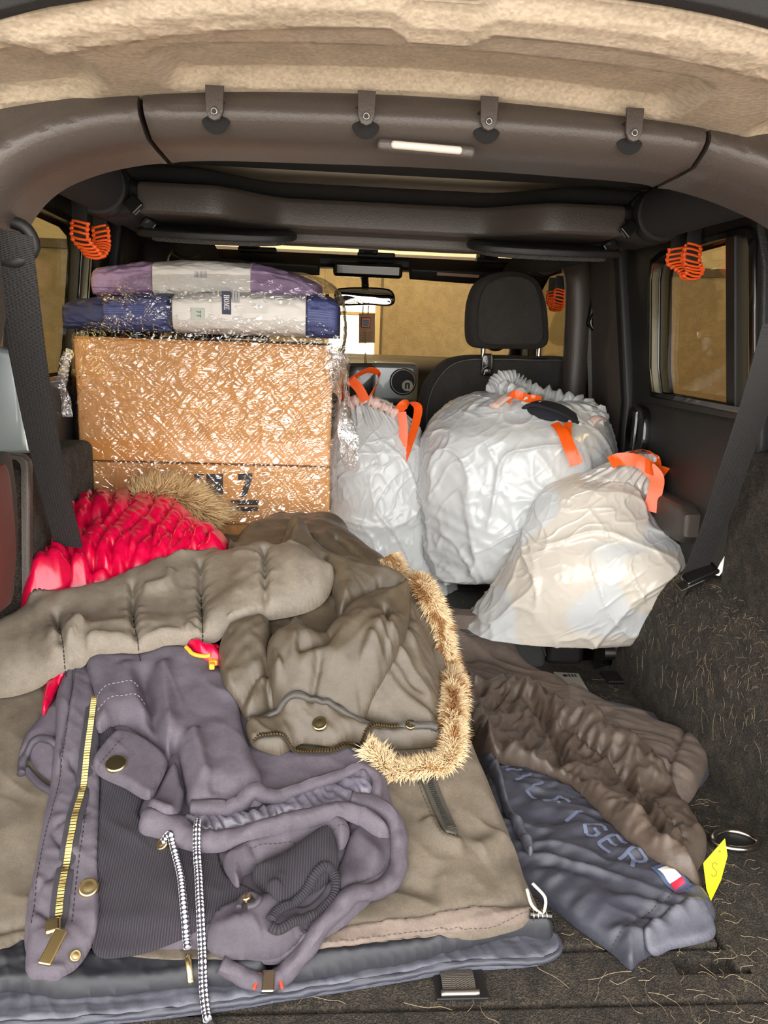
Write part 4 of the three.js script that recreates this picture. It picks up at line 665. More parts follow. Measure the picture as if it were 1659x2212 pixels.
// --- brown parka: the body under the other coats ---
const parka = thing('brown_parka', 'brown cotton parka with zip pocket and drawcord hem on the navy jacket', 'parka', [-0.15, 0.02, -0.2]);
piece('body', [[-0.774,-0.373],[-0.544,0.176],[-0.497,0.163],[-0.47,0.145],[-0.324,0.177],[-0.21,0.187],[-0.095,0.174],[0.024,0.156],[0.124,0.141],[0.193,0.117],[0.205,0.1],[0.201,0.029],[0.181,-0.09],[0.151,-0.205],[0.133,-0.339],[0.099,-0.406],[-0.011,-0.624],[-0.219,-1.654],[-0.646,-1.868],[-0.964,-1.788],[-0.714,-0.551]], F.parka, parka, { pileUp: true, t: 0.008, e: 0.035, pow: 0.6, lump: 0.006, lumpL: 0.11, wr: [{ a: 0.007, l: [0.12, 0.05], ang: 0.5 }], quilt: [{ p: [[-0.176,0.18],[-0.084,0.164],[0.024,0.149],[0.126,0.124],[0.191,0.097]], d: 0.010, w: 0.006, g: 0.002 }, { p: [[-0.534,0.152],[-0.505,0.141],[-0.469,0.13]], d: 0.008, w: 0.005, g: 0.002 }], folds: [{ p: [[0.051,-0.004],[0.068,0.031],[0.106,0.045]], a: 0.012, w: 0.012 }, { p: [[0.119,0.05],[0.158,0.02],[0.196,0.01]], a: 0.012, w: 0.014 }, { p: [[-0.06,0.1],[0.004,0.089],[0.067,0.096]], a: -0.008, w: 0.02 }] });
piece('hem_facing', [[-0.13,0.175],[0.025,0.155],[0.125,0.138],[0.18,0.122],[0.19,0.108],[0.156,0.112],[0.026,0.137],[-0.096,0.154]], F.parkaSleeve, parka, { t: 0.006, e: 0.008, lump: 0.001 });
{
  const pk = [[0.046,-0.066],[0.07,-0.07],[0.097,0.021],[0.092,0.031],[0.077,0.034]]; const welt = piece('pocket_welt', pk, cloth('#4f4b43', 0.6), parka, { t: 0.004, e: 0.004, lump: 0, sharp: true, drape: 0.01 });
  zipper([[0.058,-0.062],[0.072,-0.018],[0.084,0.026]], welt, cloth('#3d3a34', 0.5), cloth('#4a463f', 0.6), { w: 0.008, pitch: 0.0035, dy: 0.001 });
  stitch([[0.041,-0.068],[0.058,-0.011],[0.074,0.037],[0.099,0.03]], F.threadBrown, parka);
  stitch([[-0.096,0.171],[0.024,0.153],[0.124,0.138],[0.179,0.12]], F.threadBrown, parka);
  const [x, y, z] = [[0.197,0.045,0.101]][0];
  part('cord_loop', tube([[x - 0.012, y + 0.012, z - 0.012], [x - 0.01, y + 0.006, z + 0.012], [x + 0.002, y, z + 0.02], [x + 0.01, y + 0.01, z + 0.004], [x - 0.004, y + 0.02, z - 0.014]], 0.0022, 40, 6), std({ color: C('#d9d4c6'), roughness: 0.7 }), parka, 'pale drawcord loop');
  part('toggle', merge([new THREE.CylinderGeometry(0.006, 0.006, 0.03, 16).rotateZ(1.45).translate(x, y - 0.004, z + 0.018)]), M.gloss, parka); 
  part('toggle_spring', merge([0, 1, 2, 3].map((k) => new THREE.TorusGeometry(0.0065, 0.001, 6, 14).rotateY(Math.PI / 2).translate(x - 0.01 + k * 0.006, y - 0.004, z + 0.018))), M.chrome, parka);
}
piece('sleeve', [[0.208,-0.884],[0.266,-0.867],[0.33,-0.82],[0.45,-0.688],[0.529,-0.526],[0.599,-0.443],[0.668,-0.353],[0.662,-0.331],[0.614,-0.261],[0.553,-0.192],[0.532,-0.184],[0.49,-0.225],[0.442,-0.286],[0.365,-0.39],[0.296,-0.509],[0.204,-0.563]], F.parkaSleeve, parka, { t: 0.032, e: 0.05, lump: 0.006, wr: [{ a: 0.008, l: [0.14, 0.035], ang: 0.5 }], folds: [{ p: [[0.421,-0.448],[0.518,-0.469],[0.597,-0.439]], a: 0.008, w: 0.01 }], quilt: [{ p: [[0.638,-0.391],[0.58,-0.311],[0.516,-0.213]], d: 0.012, w: 0.004, g: 0.001 }] });

// --- brown puffer sleeve with the yellow tag ---
const puff = thing('puffer_sleeve_jacket', 'dark brown crinkled nylon puffer sleeve carrying the yellow tag', 'jacket', [0.35, 0.02, -0.3]);
piece('sleeve', [[0.2,-0.603],[0.248,-0.576],[0.298,-0.591],[0.34,-0.563],[0.396,-0.502],[0.452,-0.394],[0.513,-0.282],[0.537,-0.14],[0.537,-0.091],[0.517,-0.05],[0.482,-0.006],[0.469,0.034],[0.448,0.048],[0.414,0.029],[0.381,-0.033],[0.361,-0.103],[0.333,-0.194],[0.279,-0.241],[0.211,-0.285],[0.184,-0.389]], F.puffBrown, puff, { t: 0.042, e: 0.05, lump: 0.006, lumpL: 0.05, wr: [{ a: 0.018, l: [0.03, 0.11], ang: 0.55 }, { a: 0.009, l: [0.018, 0.05], ang: 0.8 }], folds: [{ p: [[0.334,-0.502],[0.35,-0.345],[0.343,-0.229]], a: -0.025, w: 0.012 }, { p: [[0.44,-0.26],[0.443,-0.116],[0.424,0.003]], a: -0.02, w: 0.012 }] , quilt: [{ p: [[0.333,-0.46],[0.4,-0.327],[0.454,-0.184],[0.473,-0.041]], d: 0.008, w: 0.003, g: 0.006, f: 130 }] });
stitch([[0.333,-0.46],[0.4,-0.327],[0.454,-0.184],[0.473,-0.041]], F.threadBrown, puff);
{
  const q = [[0.475,0.004,0.053]][0], o = [[0.495,0.091],[0.478,0.043],[0.494,-0.019],[0.507,-0.04],[0.514,0.004],[0.509,0.055]];
  const dz = q[2], sc = 1.0, tag = thing('price_tag', 'bright yellow paper tag marked S at the puffer cuff', 'tag', [q[0], 0.0, q[2]]);
  const oo = [[0.012, 0.098], [-0.016, 0.058], [-0.008, 0.018], [0.0, 0.0], [0.012, 0.034], [0.018, 0.072]];
  const g = slab(oo, 0.0012, 0.0003).rotateX(-0.12).rotateY(-0.1).translate(q[0], 0.004, q[2]);
  part('card', g, std({ color: C('#fff200'), roughness: 0.6 }), tag);
  const mk = std({ color: C('#7d7418'), roughness: 0.7 });
  const S = [[0.004, 0.058], [0.0, 0.061], [-0.003, 0.057], [-0.001, 0.052], [0.003, 0.048], [0.004, 0.042], [0.0, 0.039], [-0.003, 0.042]].map(([a, b]) => V(a, b, 0.0012).applyAxisAngle(V(1, 0, 0), -0.12).applyAxisAngle(V(0, 1, 0), -0.1).add(V(q[0], 0.004, q[2])));
  part('letter_s', tube(S, 0.0009, 30, 5), mk, tag);
  part('punch_hole', new THREE.CylinderGeometry(0.002, 0.002, 0.002, 12).rotateX(Math.PI / 2).translate(0.006, 0.078, 0).rotateX(-0.12).rotateY(-0.1).translate(q[0], 0.004, q[2]), mk, tag);
}

// --- slate soft-shell jacket ---
const soft = thing('softshell_jacket', 'slate grey soft-shell jacket with gold zipper and braided cords', 'jacket', [-0.3, 0.08, 0]);
const k4 = null;
piece('sleeve', [[-0.567,-0.092],[-0.571,-0.12],[-0.563,-0.147],[-0.546,-0.187],[-0.524,-0.234],[-0.499,-0.159],[-0.494,-0.092],[-0.489,-0.054],[-0.529,-0.075],[-0.56,-0.101]], F.soft, soft, { t: 0.03, e: 0.04, lump: 0.004 });
roll('cuff_edge', [[-0.555,-0.07],[-0.558,-0.094],[-0.546,-0.105],[-0.516,-0.096],[-0.487,-0.073],[-0.484,-0.037],[-0.52,-0.056],[-0.552,-0.083]], 0.006, F.softIn, soft, { n: 80, wob: 0.2 });
snap([[-0.494,-0.059]][0], 0.008, M.gold, soft, 0.002);
piece('body', [[-0.539,-0.249],[-0.406,-0.284],[-0.283,-0.27],[-0.22,-0.164],[-0.145,-0.099],[-0.035,-0.099],[0.004,-0.01],[0,0.064],[-0.041,0.123],[-0.096,0.166],[-0.153,0.188],[-0.21,0.187],[-0.246,0.175],[-0.327,0.168],[-0.379,0.162],[-0.411,0.186],[-0.452,0.18],[-0.47,0.157],[-0.492,0.047],[-0.512,-0.091]], F.soft, soft, { t: 0.022, e: 0.02, lump: 0.004, folds: [{ p: [[-0.274,0.201],[-0.2,0.174],[-0.134,0.109]], a: 0.012, w: 0.016 }] });
piece('knit_panel', [[-0.458,-0.127],[-0.448,-0.132],[-0.359,-0.03],[-0.36,-0.012],[-0.361,0.014],[-0.309,0.032],[-0.254,0.047],[-0.228,0.098],[-0.181,0.132],[-0.251,0.164],[-0.343,0.184],[-0.377,0.18],[-0.404,0.074],[-0.433,-0.052]], F.knit, soft, { t: 0.006, e: 0.008, lump: 0.002, label: 'charcoal ribbed knit panel flecked with lint' });
piece('placket', [[-0.522,-0.237],[-0.497,-0.229],[-0.476,-0.181],[-0.44,-0.075],[-0.401,0.078],[-0.38,0.16],[-0.388,0.185],[-0.408,0.207],[-0.431,0.206],[-0.452,0.198],[-0.465,0.156],[-0.482,0.054],[-0.486,-0.008],[-0.497,-0.09],[-0.508,-0.172]], F.soft, soft, { t: 0.010, e: 0.010, lump: 0.003, wr: [{ a: 0.003, l: [0.05, 0.02], ang: 0.3 }], quilt: [{ p: [[-0.43,0.02],[-0.471,0.04],[-0.438,0.078]], d: 0.005, w: 0.003, g: 0 }, { p: [[-0.43,0.08],[-0.466,0.128],[-0.43,0.157]], d: 0.005, w: 0.003, g: 0 }, { p: [[-0.479,-0.063],[-0.443,-0.016]], d: 0.005, w: 0.003, g: 0 }] });
stitch([[-0.516,-0.218],[-0.501,-0.129],[-0.488,-0.043],[-0.478,0.059],[-0.46,0.158]], F.threadDark, soft);
stitch([[-0.439,-0.016],[-0.428,0.047],[-0.42,0.105],[-0.41,0.159]], F.threadDark, soft);
const softZip = zipper([[-0.474,-0.176],[-0.464,-0.123],[-0.456,-0.07],[-0.447,-0.016],[-0.445,0.022],[-0.441,0.059],[-0.438,0.089],[-0.433,0.128],[-0.428,0.155],[-0.427,0.169]], soft, M.gold, F.tape, { w: 0.0085, pitch: 0.0046 });
{ const [x, z] = [[-0.425,0.18]][0], y = Hat(x, z); part('zip_slider', rboxR(0.018, 0.012, 0.02, 0.004, x - 0.004, y + 0.008, z - 0.012, 0.3, 0.3, 0), M.gold, softZip); part('zip_pull', rboxR(0.016, 0.005, 0.042, 0.002, x + 0.006, y + 0.006, z + 0.018, 0.35, -0.2, 0), M.gold, softZip); }
snap([[-0.401,0.118]][0], 0.0125, M.gold, soft); snap([[-0.397,0.19]][0], 0.007, M.gold, soft, 0.002);
// inner panel, cuff, loop of the hem on the right
piece('inner_panel', [[-0.066,0.004],[-0.021,0.016],[-0.003,0.043],[-0.005,0.068],[-0.024,0.093],[-0.074,0.123],[-0.109,0.16],[-0.143,0.185],[-0.209,0.193],[-0.24,0.181],[-0.237,0.158],[-0.175,0.131],[-0.122,0.137],[-0.086,0.1],[-0.064,0.042]], F.softIn, soft, { t: 0.008, e: 0.02, lump: 0.004, folds: [{ p: [[-0.062,0.043],[-0.029,0.075],[-0.017,0.085]], a: 0.01, w: 0.012 }, { p: [[-0.186,0.207],[-0.153,0.176],[-0.121,0.163]], a: 0.012, w: 0.014 }, { p: [[-0.142,0.205],[-0.129,0.181],[-0.098,0.154]], a: -0.01, w: 0.01 }] });
roll('hem_loop', [[-0.061,-0.002],[-0.02,0.008],[0.003,0.03],[0.006,0.06],[-0.002,0.089],[-0.028,0.11],[-0.062,0.133],[-0.097,0.163],[-0.131,0.191],[-0.164,0.204],[-0.197,0.201],[-0.222,0.196]], (u) => 0.0135 - 0.003 * u, F.soft, soft, { n: 160, sides: 16, wob: 0.28 });
piece('inner_sleeve', [[-0.234,0.081],[-0.223,0.068],[-0.197,0.047],[-0.126,0.033],[-0.077,0.02],[-0.062,0.044],[-0.075,0.068],[-0.097,0.046],[-0.15,0.068],[-0.174,0.084],[-0.205,0.104],[-0.208,0.126],[-0.223,0.108]], F.soft, soft, { t: 0.026, e: 0.03, lump: 0.003, folds: [{ p: [[-0.2,0.072],[-0.183,0.092],[-0.172,0.107]], a: -0.006, w: 0.005 }] });
piece('rib_cuff', [[-0.193,0.105],[-0.15,0.076],[-0.095,0.043],[-0.082,0.064],[-0.078,0.091],[-0.096,0.114],[-0.134,0.135],[-0.157,0.148],[-0.169,0.14],[-0.179,0.126]], F.knit, soft, { t: 0.026, e: 0.03, lump: 0.002 });
roll('rib_cuff_edge', [[-0.163,0.172],[-0.156,0.158],[-0.127,0.134],[-0.104,0.11],[-0.09,0.103],[-0.082,0.113],[-0.084,0.13],[-0.101,0.146],[-0.133,0.167],[-0.152,0.18],[-0.163,0.177]], 0.0065, F.knit, soft, { n: 90, sink: 0.4 });
roll('sleeve_edge', [[-0.204,0.159],[-0.202,0.146],[-0.193,0.139],[-0.182,0.146],[-0.179,0.157],[-0.193,0.162]], 0.004, F.softIn, soft, { n: 40, sink: 0.3 });
snap([[-0.195,0.147]][0], 0.006, M.gold, soft, 0.002);
// folded lining and bands
piece('lining', [[-0.307,0.027],[-0.289,0.014],[-0.222,0.012],[-0.155,-0.01],[-0.089,-0.034],[-0.039,-0.044],[-0.024,-0.019],[-0.028,0.009],[-0.075,0.017],[-0.153,0.022],[-0.204,0.036],[-0.268,0.046]], F.satin, soft, { t: 0.010, e: 0.015, lump: 0.005, lumpL: 0.03, wr: [{ a: 0.010, l: [0.03, 0.012], ang: 0.9 }], label: 'shiny grey satin lining' });
piece('lower_band', [[-0.354,0.044],[-0.352,0.008],[-0.314,0.019],[-0.263,0.047],[-0.203,0.04],[-0.127,0.021],[-0.062,0.013],[-0.022,0.027],[-0.005,0.048],[-0.023,0.053],[-0.062,0.036],[-0.126,0.048],[-0.2,0.071],[-0.249,0.077],[-0.292,0.068],[-0.327,0.051]], F.soft, soft, { t: 0.018, e: 0.018, lump: 0.004, wr: [{ a: 0.004, l: [0.02, 0.08], ang: 0.1 }] });
stitch([[-0.292,0.076],[-0.247,0.084],[-0.199,0.078],[-0.126,0.057],[-0.062,0.046]], F.threadDark, soft);
piece('yoke', [[-0.5,-0.233],[-0.42,-0.248],[-0.346,-0.263],[-0.273,-0.228],[-0.217,-0.085],[-0.191,-0.028],[-0.19,0.006],[-0.24,0.005],[-0.292,0.006],[-0.305,-0.028],[-0.33,-0.087],[-0.337,-0.071],[-0.364,-0.095],[-0.419,-0.128],[-0.441,-0.108],[-0.45,-0.102],[-0.469,-0.161]], F.soft, soft, { t: 0.026, e: 0.022, lump: 0.006, folds: [{ p: [[-0.412,-0.219],[-0.382,-0.156],[-0.349,-0.088],[-0.33,-0.053]], a: -0.022, w: 0.012, open: true }, { p: [[-0.377,-0.226],[-0.357,-0.156],[-0.341,-0.088],[-0.33,-0.065]], a: 0.02, w: 0.014, open: true }, { p: [[-0.307,-0.103],[-0.285,-0.05],[-0.269,-0.009]], a: 0.014, w: 0.01 }, { p: [[-0.269,-0.009],[-0.236,-0.004],[-0.204,-0.012]], a: -0.012, w: 0.01 }, { p: [[-0.436,-0.222],[-0.413,-0.172],[-0.376,-0.118]], a: 0.012, w: 0.016 }] });
stitch([[-0.465,-0.155],[-0.443,-0.172],[-0.402,-0.174]], F.thread, soft); stitch([[-0.456,-0.129],[-0.434,-0.148],[-0.386,-0.15]], F.thread, soft);
roll('upper_hem', [[-0.288,0.011],[-0.243,0.011],[-0.197,0.004],[-0.155,-0.009],[-0.108,-0.027],[-0.07,-0.042],[-0.042,-0.048],[-0.024,-0.035],[-0.021,-0.016],[-0.028,0.014]], (u) => 0.013 - 0.005 * u, F.soft, soft, { n: 140, sides: 14, wob: 0.25 });
piece('collar_corner', [[-0.346,0.021],[-0.326,-0.061],[-0.308,-0.02],[-0.302,-0.009],[-0.308,0.034]], F.soft, soft, { t: 0.012, e: 0.012, lump: 0.002 });
piece('pocket_flap', [[-0.442,-0.049],[-0.414,-0.109],[-0.342,-0.067],[-0.334,-0.053],[-0.34,-0.012],[-0.345,0.012],[-0.385,-0.012]], F.soft, soft, { t: 0.014, e: 0.008, lump: 0.002, drape: 0.06 });
snap([[-0.406,-0.041]][0], 0.0155, M.gold, soft);
stitch([[-0.431,-0.038],[-0.408,-0.086]], F.threadDark, soft);
// braided cords
{
  const cordT = tex(128, (u, v) => { const a = Math.sin((u * 6 + v * 2) * Math.PI * 2) * Math.sin((u * 6 - v * 2) * Math.PI * 2); return a > 0.05 ? [0.82, 0.8, 0.84] : [0.16, 0.15, 0.18]; }, true, 1); cordT.repeat.set(16, 1 / 0.028);
  const cm = std({ map: cordT, roughness: 0.8 });
  const cord1 = roll('braided_cord', [[-0.319,0.057],[-0.309,0.057],[-0.3,0.074],[-0.287,0.104],[-0.274,0.149],[-0.264,0.182]], 0.0046, cm, soft, { n: 140, sides: 12, label: 'black and white braided cord' });
  roll('cord_tip', [[-0.264,0.182],[-0.26,0.195],[-0.256,0.206]], 0.0042, M.gold, cord1, { n: 12, label: 'gold cord tip' });
  const cord2 = roll('braided_cord', [[-0.274,0.039],[-0.27,0.074],[-0.262,0.109],[-0.254,0.147],[-0.246,0.182],[-0.239,0.215],[-0.231,0.239]], 0.0052, cm, soft, { n: 160, sides: 12, label: 'black and white braided cord' });
  roll('cord_end', [[-0.232,0.23],[-0.224,0.241],[-0.217,0.249]], (u) => 0.0045 - 0.002 * u, F.threadDark, cord2, { n: 16 });
  snap([[-0.319,0.058]][0], 0.009, M.gold, soft, 0, 'eyelet');
}

// --- pink puffer jacket ---
const pink = thing('pink_puffer_jacket', 'shiny pink quilted puffer jacket with fur hood edge against the cartons', 'jacket', [-0.45, 0.3, -0.5]);
const pq = (p) => ({ p, d: 0.014, w: 0.0042, g: 0.0045, f: 110 });
piece('side_panel', [[-0.544,-0.141],[-0.568,-0.208],[-0.572,-0.262],[-0.539,-0.282],[-0.508,-0.254],[-0.537,-0.199]], F.pink, pink, { t: 0.02, e: 0.02, lump: 0.003, wr: [{ a: 0.006, l: [0.06, 0.02], ang: 0.8 }] });
piece('pocket_corner', [[-0.346,-0.266],[-0.27,-0.292],[-0.26,-0.244],[-0.276,-0.223],[-0.308,-0.225],[-0.335,-0.248]], F.pink, pink, { t: 0.022, e: 0.02, lump: 0.004, wr: [{ a: 0.008, l: [0.05, 0.015], ang: 0.9 }] });
piece('body', [[-0.654,-0.347],[-0.675,-0.447],[-0.699,-0.535],[-0.714,-0.645],[-1.055,-1.774],[-0.966,-1.805],[-0.811,-1.848],[-0.689,-1.83],[-0.379,-0.616],[-0.319,-0.568],[-0.29,-0.513],[-0.292,-0.467],[-0.35,-0.443],[-0.455,-0.403],[-0.532,-0.374],[-0.63,-0.323]], F.pink, pink, { t: 0.10, e: 0.075, lump: 0.008, lumpL: 0.13, quilt: [
  pq([[-0.821,-1.852],[-0.527,-0.658],[-0.517,-0.594]]), pq([[-0.892,-1.83],[-0.564,-0.632],[-0.553,-0.573],[-0.557,-0.518]]), pq([[-0.954,-1.812],[-0.596,-0.59],[-0.591,-0.553]]), pq([[-0.511,-0.594],[-0.534,-0.525],[-0.547,-0.451],[-0.539,-0.413]]), pq([[-0.708,-1.839],[-0.473,-0.57],[-0.501,-0.492],[-0.518,-0.443],[-0.505,-0.414]]), pq([[-0.424,-0.662],[-0.443,-0.529],[-0.47,-0.459],[-0.479,-0.423]]), pq([[-0.386,-0.596],[-0.416,-0.518],[-0.437,-0.461]]), pq([[-0.359,-0.572],[-0.384,-0.514],[-0.402,-0.462]]), pq([[-0.326,-0.549],[-0.348,-0.498],[-0.363,-0.463]]), pq([[-0.679,-0.586],[-0.645,-0.509],[-0.609,-0.445]]), pq([[-0.68,-0.513],[-0.643,-0.47],[-0.612,-0.445]]), pq([[-1.013,-1.794],[-0.621,-0.57],[-0.599,-0.488]]), pq([[-0.634,-0.45],[-0.595,-0.425],[-0.554,-0.422]]), pq([[-0.581,-0.417],[-0.582,-0.384]]), pq([[-0.532,-0.418],[-0.499,-0.411]]), pq([[-0.552,-0.46],[-0.543,-0.412],[-0.541,-0.376]]), pq([[-0.518,-0.461],[-0.512,-0.413],[-0.511,-0.388]]), pq([[-0.49,-0.467],[-0.484,-0.417],[-0.485,-0.397]]), pq([[-0.449,-0.513],[-0.447,-0.448],[-0.447,-0.418]]), pq([[-0.413,-0.514],[-0.414,-0.459],[-0.415,-0.436]]), pq([[-0.373,-0.515],[-0.377,-0.471],[-0.379,-0.449]]), pq([[-0.593,-0.474],[-0.583,-0.411],[-0.576,-0.371]]), pq([[-0.63,-0.495],[-0.625,-0.426],[-0.615,-0.378]]), pq([[-0.342,-0.517],[-0.346,-0.483]])],
  wr: [{ a: 0.004, l: [0.06, 0.018], ang: 0.8 }], folds: [{ p: [[-0.594,-0.471],[-0.588,-0.541],[-0.553,-0.573]], a: -0.03, w: 0.014 }, { p: [[-0.634,-0.45],[-0.583,-0.442],[-0.522,-0.41]], a: -0.02, w: 0.012 }, { p: [[-0.623,-0.424],[-0.581,-0.4],[-0.544,-0.41]], a: 0.02, w: 0.02 }] });
piece('corner_fold', [[-0.652,-0.345],[-0.655,-0.408],[-0.643,-0.414],[-0.61,-0.401],[-0.573,-0.39],[-0.576,-0.362],[-0.613,-0.335],[-0.636,-0.33]], F.pink, pink, { t: 0.03, e: 0.035, lump: 0.004 });
{
  const yl = std({ color: C('#f2a531'), roughness: 0.5 });
  roll('yellow_cord', [[-0.34,-0.241],[-0.324,-0.227],[-0.308,-0.224],[-0.296,-0.224]], 0.0035, yl, pink, { n: 30 });
  const [x, z] = [[-0.291,-0.219]][0]; part('cord_toggle', merge([rboxR(0.014, 0.01, 0.016, 0.003, x, Hat(x, z) + 0.006, z, 0, 0.2, 0), rboxR(0.009, 0.01, 0.014, 0.002, x, Hat(x, z) + 0.005, z + 0.012, 0, 0.1, 0)]), yl, pink, 'yellow cord toggle');
  const P = [[-0.524,0.445,-0.7],[-0.483,0.459,-0.7],[-0.438,0.455,-0.7],[-0.393,0.429,-0.7],[-0.36,0.396,-0.7]].map(([a, b, c]) => V(a, b - 0.028, c));
  part('fur_base', tube(P, 0.018, 30, 10), std({ color: C('#b98d55'), roughness: 1 }), pink);
  fur('fur_trim', P, 0.018, 5200, 0.055, (u) => [lin('#b98c52'), lin(rnd() > 0.25 ? '#f4d3a0' : '#a3865f')], pink, 'long golden fake fur');
}

// --- olive brown hooded puffer coat on top ---
const coat = thing('hooded_puffer_coat', 'olive brown hooded puffer coat with fur trim on top of the pile', 'coat', [-0.05, 0.25, -0.4]);
const oq = (p, d = 0.018) => ({ p, d, w: 0.005, g: 0.004, f: 90 });
piece('back', [[-0.302,-0.586],[-0.261,-0.716],[-0.224,-1.762],[-0.121,-1.7],[-0.033,-0.593],[0.04,-0.492],[0.085,-0.423],[0.114,-0.383],[0.12,-0.349],[0.085,-0.288],[0.036,-0.184],[-0.103,-0.158],[-0.209,-0.165],[-0.272,-0.245],[-0.291,-0.392]], F.olive, coat, { t: 0.06, e: 0.08, lump: 0.008, lumpL: 0.12, wr: [{ a: 0.005, l: [0.1, 0.03], ang: 0.6 }], quilt: [oq([[-0.155,-0.549],[-0.119,-0.469],[-0.092,-0.428],[-0.034,-0.412],[0,-0.39]]), oq([[-0.086,-0.533],[-0.033,-0.46],[-0.003,-0.399]]), oq([[-0.261,-0.458],[-0.231,-0.477],[-0.189,-0.485]])] });
piece('front_panel', [[-0.282,-0.263],[-0.248,-0.28],[-0.204,-0.282],[-0.196,-0.247],[-0.194,-0.213],[-0.17,-0.165],[-0.193,-0.144],[-0.222,-0.131],[-0.242,-0.153],[-0.265,-0.171]], F.olive, coat, { t: 0.05, e: 0.055, lump: 0.006, wr: [{ a: 0.008, l: [0.07, 0.022], ang: -0.5 }], quilt: [oq([[-0.239,-0.135],[-0.219,-0.169],[-0.197,-0.189]]), oq([[-0.254,-0.128],[-0.236,-0.107]]), oq([[-0.197,-0.192],[-0.194,-0.16],[-0.176,-0.129]])] });
piece('hood', [[0.037,-0.336],[0.067,-0.307],[0.093,-0.262],[0.099,-0.213],[0.094,-0.162],[0.078,-0.125],[0.042,-0.128],[-0.011,-0.149],[-0.049,-0.163],[-0.032,-0.206],[-0.008,-0.229],[0.03,-0.271]], F.hood, coat, { t: 0.035, e: 0.05, lump: 0.006, folds: [{ p: [[0.03,-0.255],[0.056,-0.223],[0.085,-0.196]], a: 0.012, w: 0.01 }, { p: [[0.013,-0.209],[0.051,-0.196],[0.085,-0.17]], a: 0.012, w: 0.012 }, { p: [[-0.006,-0.179],[0.038,-0.164],[0.082,-0.135]], a: 0.012, w: 0.012 }, { p: [[-0.023,-0.154],[0.022,-0.132],[0.072,-0.098]], a: 0.014, w: 0.012 }, { p: [[0.027,-0.135],[0.048,-0.123],[0.058,-0.092]], a: -0.015, w: 0.012 }], wr: [{ a: 0.008, l: [0.09, 0.016], ang: 0.45 }], label: 'hood with pleated lining' });
piece('fold', [[-0.194,-0.421],[-0.192,-0.515],[-0.18,-0.56],[-0.162,-0.554],[-0.118,-0.469],[-0.066,-0.424],[-0.002,-0.397],[0.044,-0.369],[0.051,-0.344],[0.025,-0.327],[-0.005,-0.33],[-0.042,-0.317],[-0.078,-0.289],[-0.092,-0.341],[-0.113,-0.374],[-0.154,-0.395]], F.olive, coat, { t: 0.055, e: 0.06, lump: 0.005, wr: [{ a: 0.005, l: [0.08, 0.025], ang: 0.5 }], quilt: [oq([[-0.18,-0.48],[-0.185,-0.426],[-0.185,-0.376]]), oq([[-0.111,-0.396],[-0.112,-0.36],[-0.11,-0.326]]), oq([[-0.006,-0.341],[-0.007,-0.316],[-0.01,-0.284]])] });
piece('sleeve_fold', [[-0.2,-0.219],[-0.173,-0.251],[-0.157,-0.273],[-0.136,-0.258],[-0.113,-0.241],[-0.09,-0.266],[-0.058,-0.297],[-0.018,-0.319],[0.013,-0.324],[0.046,-0.335],[0.047,-0.291],[0.03,-0.222],[0.005,-0.185],[-0.023,-0.162],[-0.046,-0.139],[-0.094,-0.117],[-0.141,-0.117],[-0.168,-0.126],[-0.189,-0.163]], F.olive, coat, { t: 0.07, e: 0.075, lump: 0.008, lumpL: 0.08, wr: [{ a: 0.007, l: [0.1, 0.03], ang: -0.6 }], quilt: [oq([[-0.113,-0.173],[-0.124,-0.137],[-0.134,-0.104]]), oq([[-0.002,-0.252],[0.001,-0.216],[-0.005,-0.181],[-0.014,-0.148]], 0.02), oq([[-0.062,-0.131],[-0.063,-0.109],[-0.069,-0.084]])], folds: [{ p: [[-0.193,-0.177],[-0.169,-0.142],[-0.162,-0.111],[-0.131,-0.115]], a: 0.016, w: 0.014 }, { p: [[-0.172,-0.11],[-0.131,-0.107],[-0.079,-0.13],[-0.013,-0.173]], a: -0.028, w: 0.012 }, { p: [[-0.156,-0.194],[-0.118,-0.195],[-0.085,-0.23]], a: -0.024, w: 0.012 }, { p: [[-0.105,-0.126],[-0.074,-0.139],[-0.041,-0.15]], a: 0.012, w: 0.01 }] });
piece('placket', [[-0.225,-0.12],[-0.215,-0.124],[-0.191,-0.129],[-0.152,-0.137],[-0.109,-0.136],[-0.066,-0.134],[-0.012,-0.134],[0.043,-0.13],[0.084,-0.125],[0.091,-0.123],[0.086,-0.116],[0.064,-0.112],[0.015,-0.109],[-0.023,-0.105],[-0.049,-0.109],[-0.086,-0.096],[-0.113,-0.099],[-0.139,-0.1],[-0.169,-0.077],[-0.195,-0.079],[-0.214,-0.085]], F.olive, coat, { t: 0.026, e: 0.02, lump: 0.005, wr: [{ a: 0.006, l: [0.05, 0.016], ang: 0.5 }] });
roll('leather_binding', [[-0.223,-0.119],[-0.213,-0.123],[-0.191,-0.127],[-0.152,-0.135],[-0.109,-0.134],[-0.066,-0.132],[-0.012,-0.132],[0.042,-0.124],[0.08,-0.121]], 0.0065, F.bind, coat, { n: 120, sink: 0.3, wob: 0.3 });
zipper([[-0.21,-0.084],[-0.175,-0.087],[-0.139,-0.092],[-0.113,-0.086],[-0.087,-0.084],[-0.066,-0.093],[-0.047,-0.105],[-0.025,-0.118],[0.004,-0.124],[0.043,-0.128],[0.087,-0.125]], coat, M.brass, F.tapeB, { w: 0.007, pitch: 0.0044, dy: 0.003 });
snap([[-0.109,-0.109]][0], 0.0125, M.gold, coat, 0.002); snap([[0.036,-0.123]][0], 0.009, M.gold, coat, 0.002);
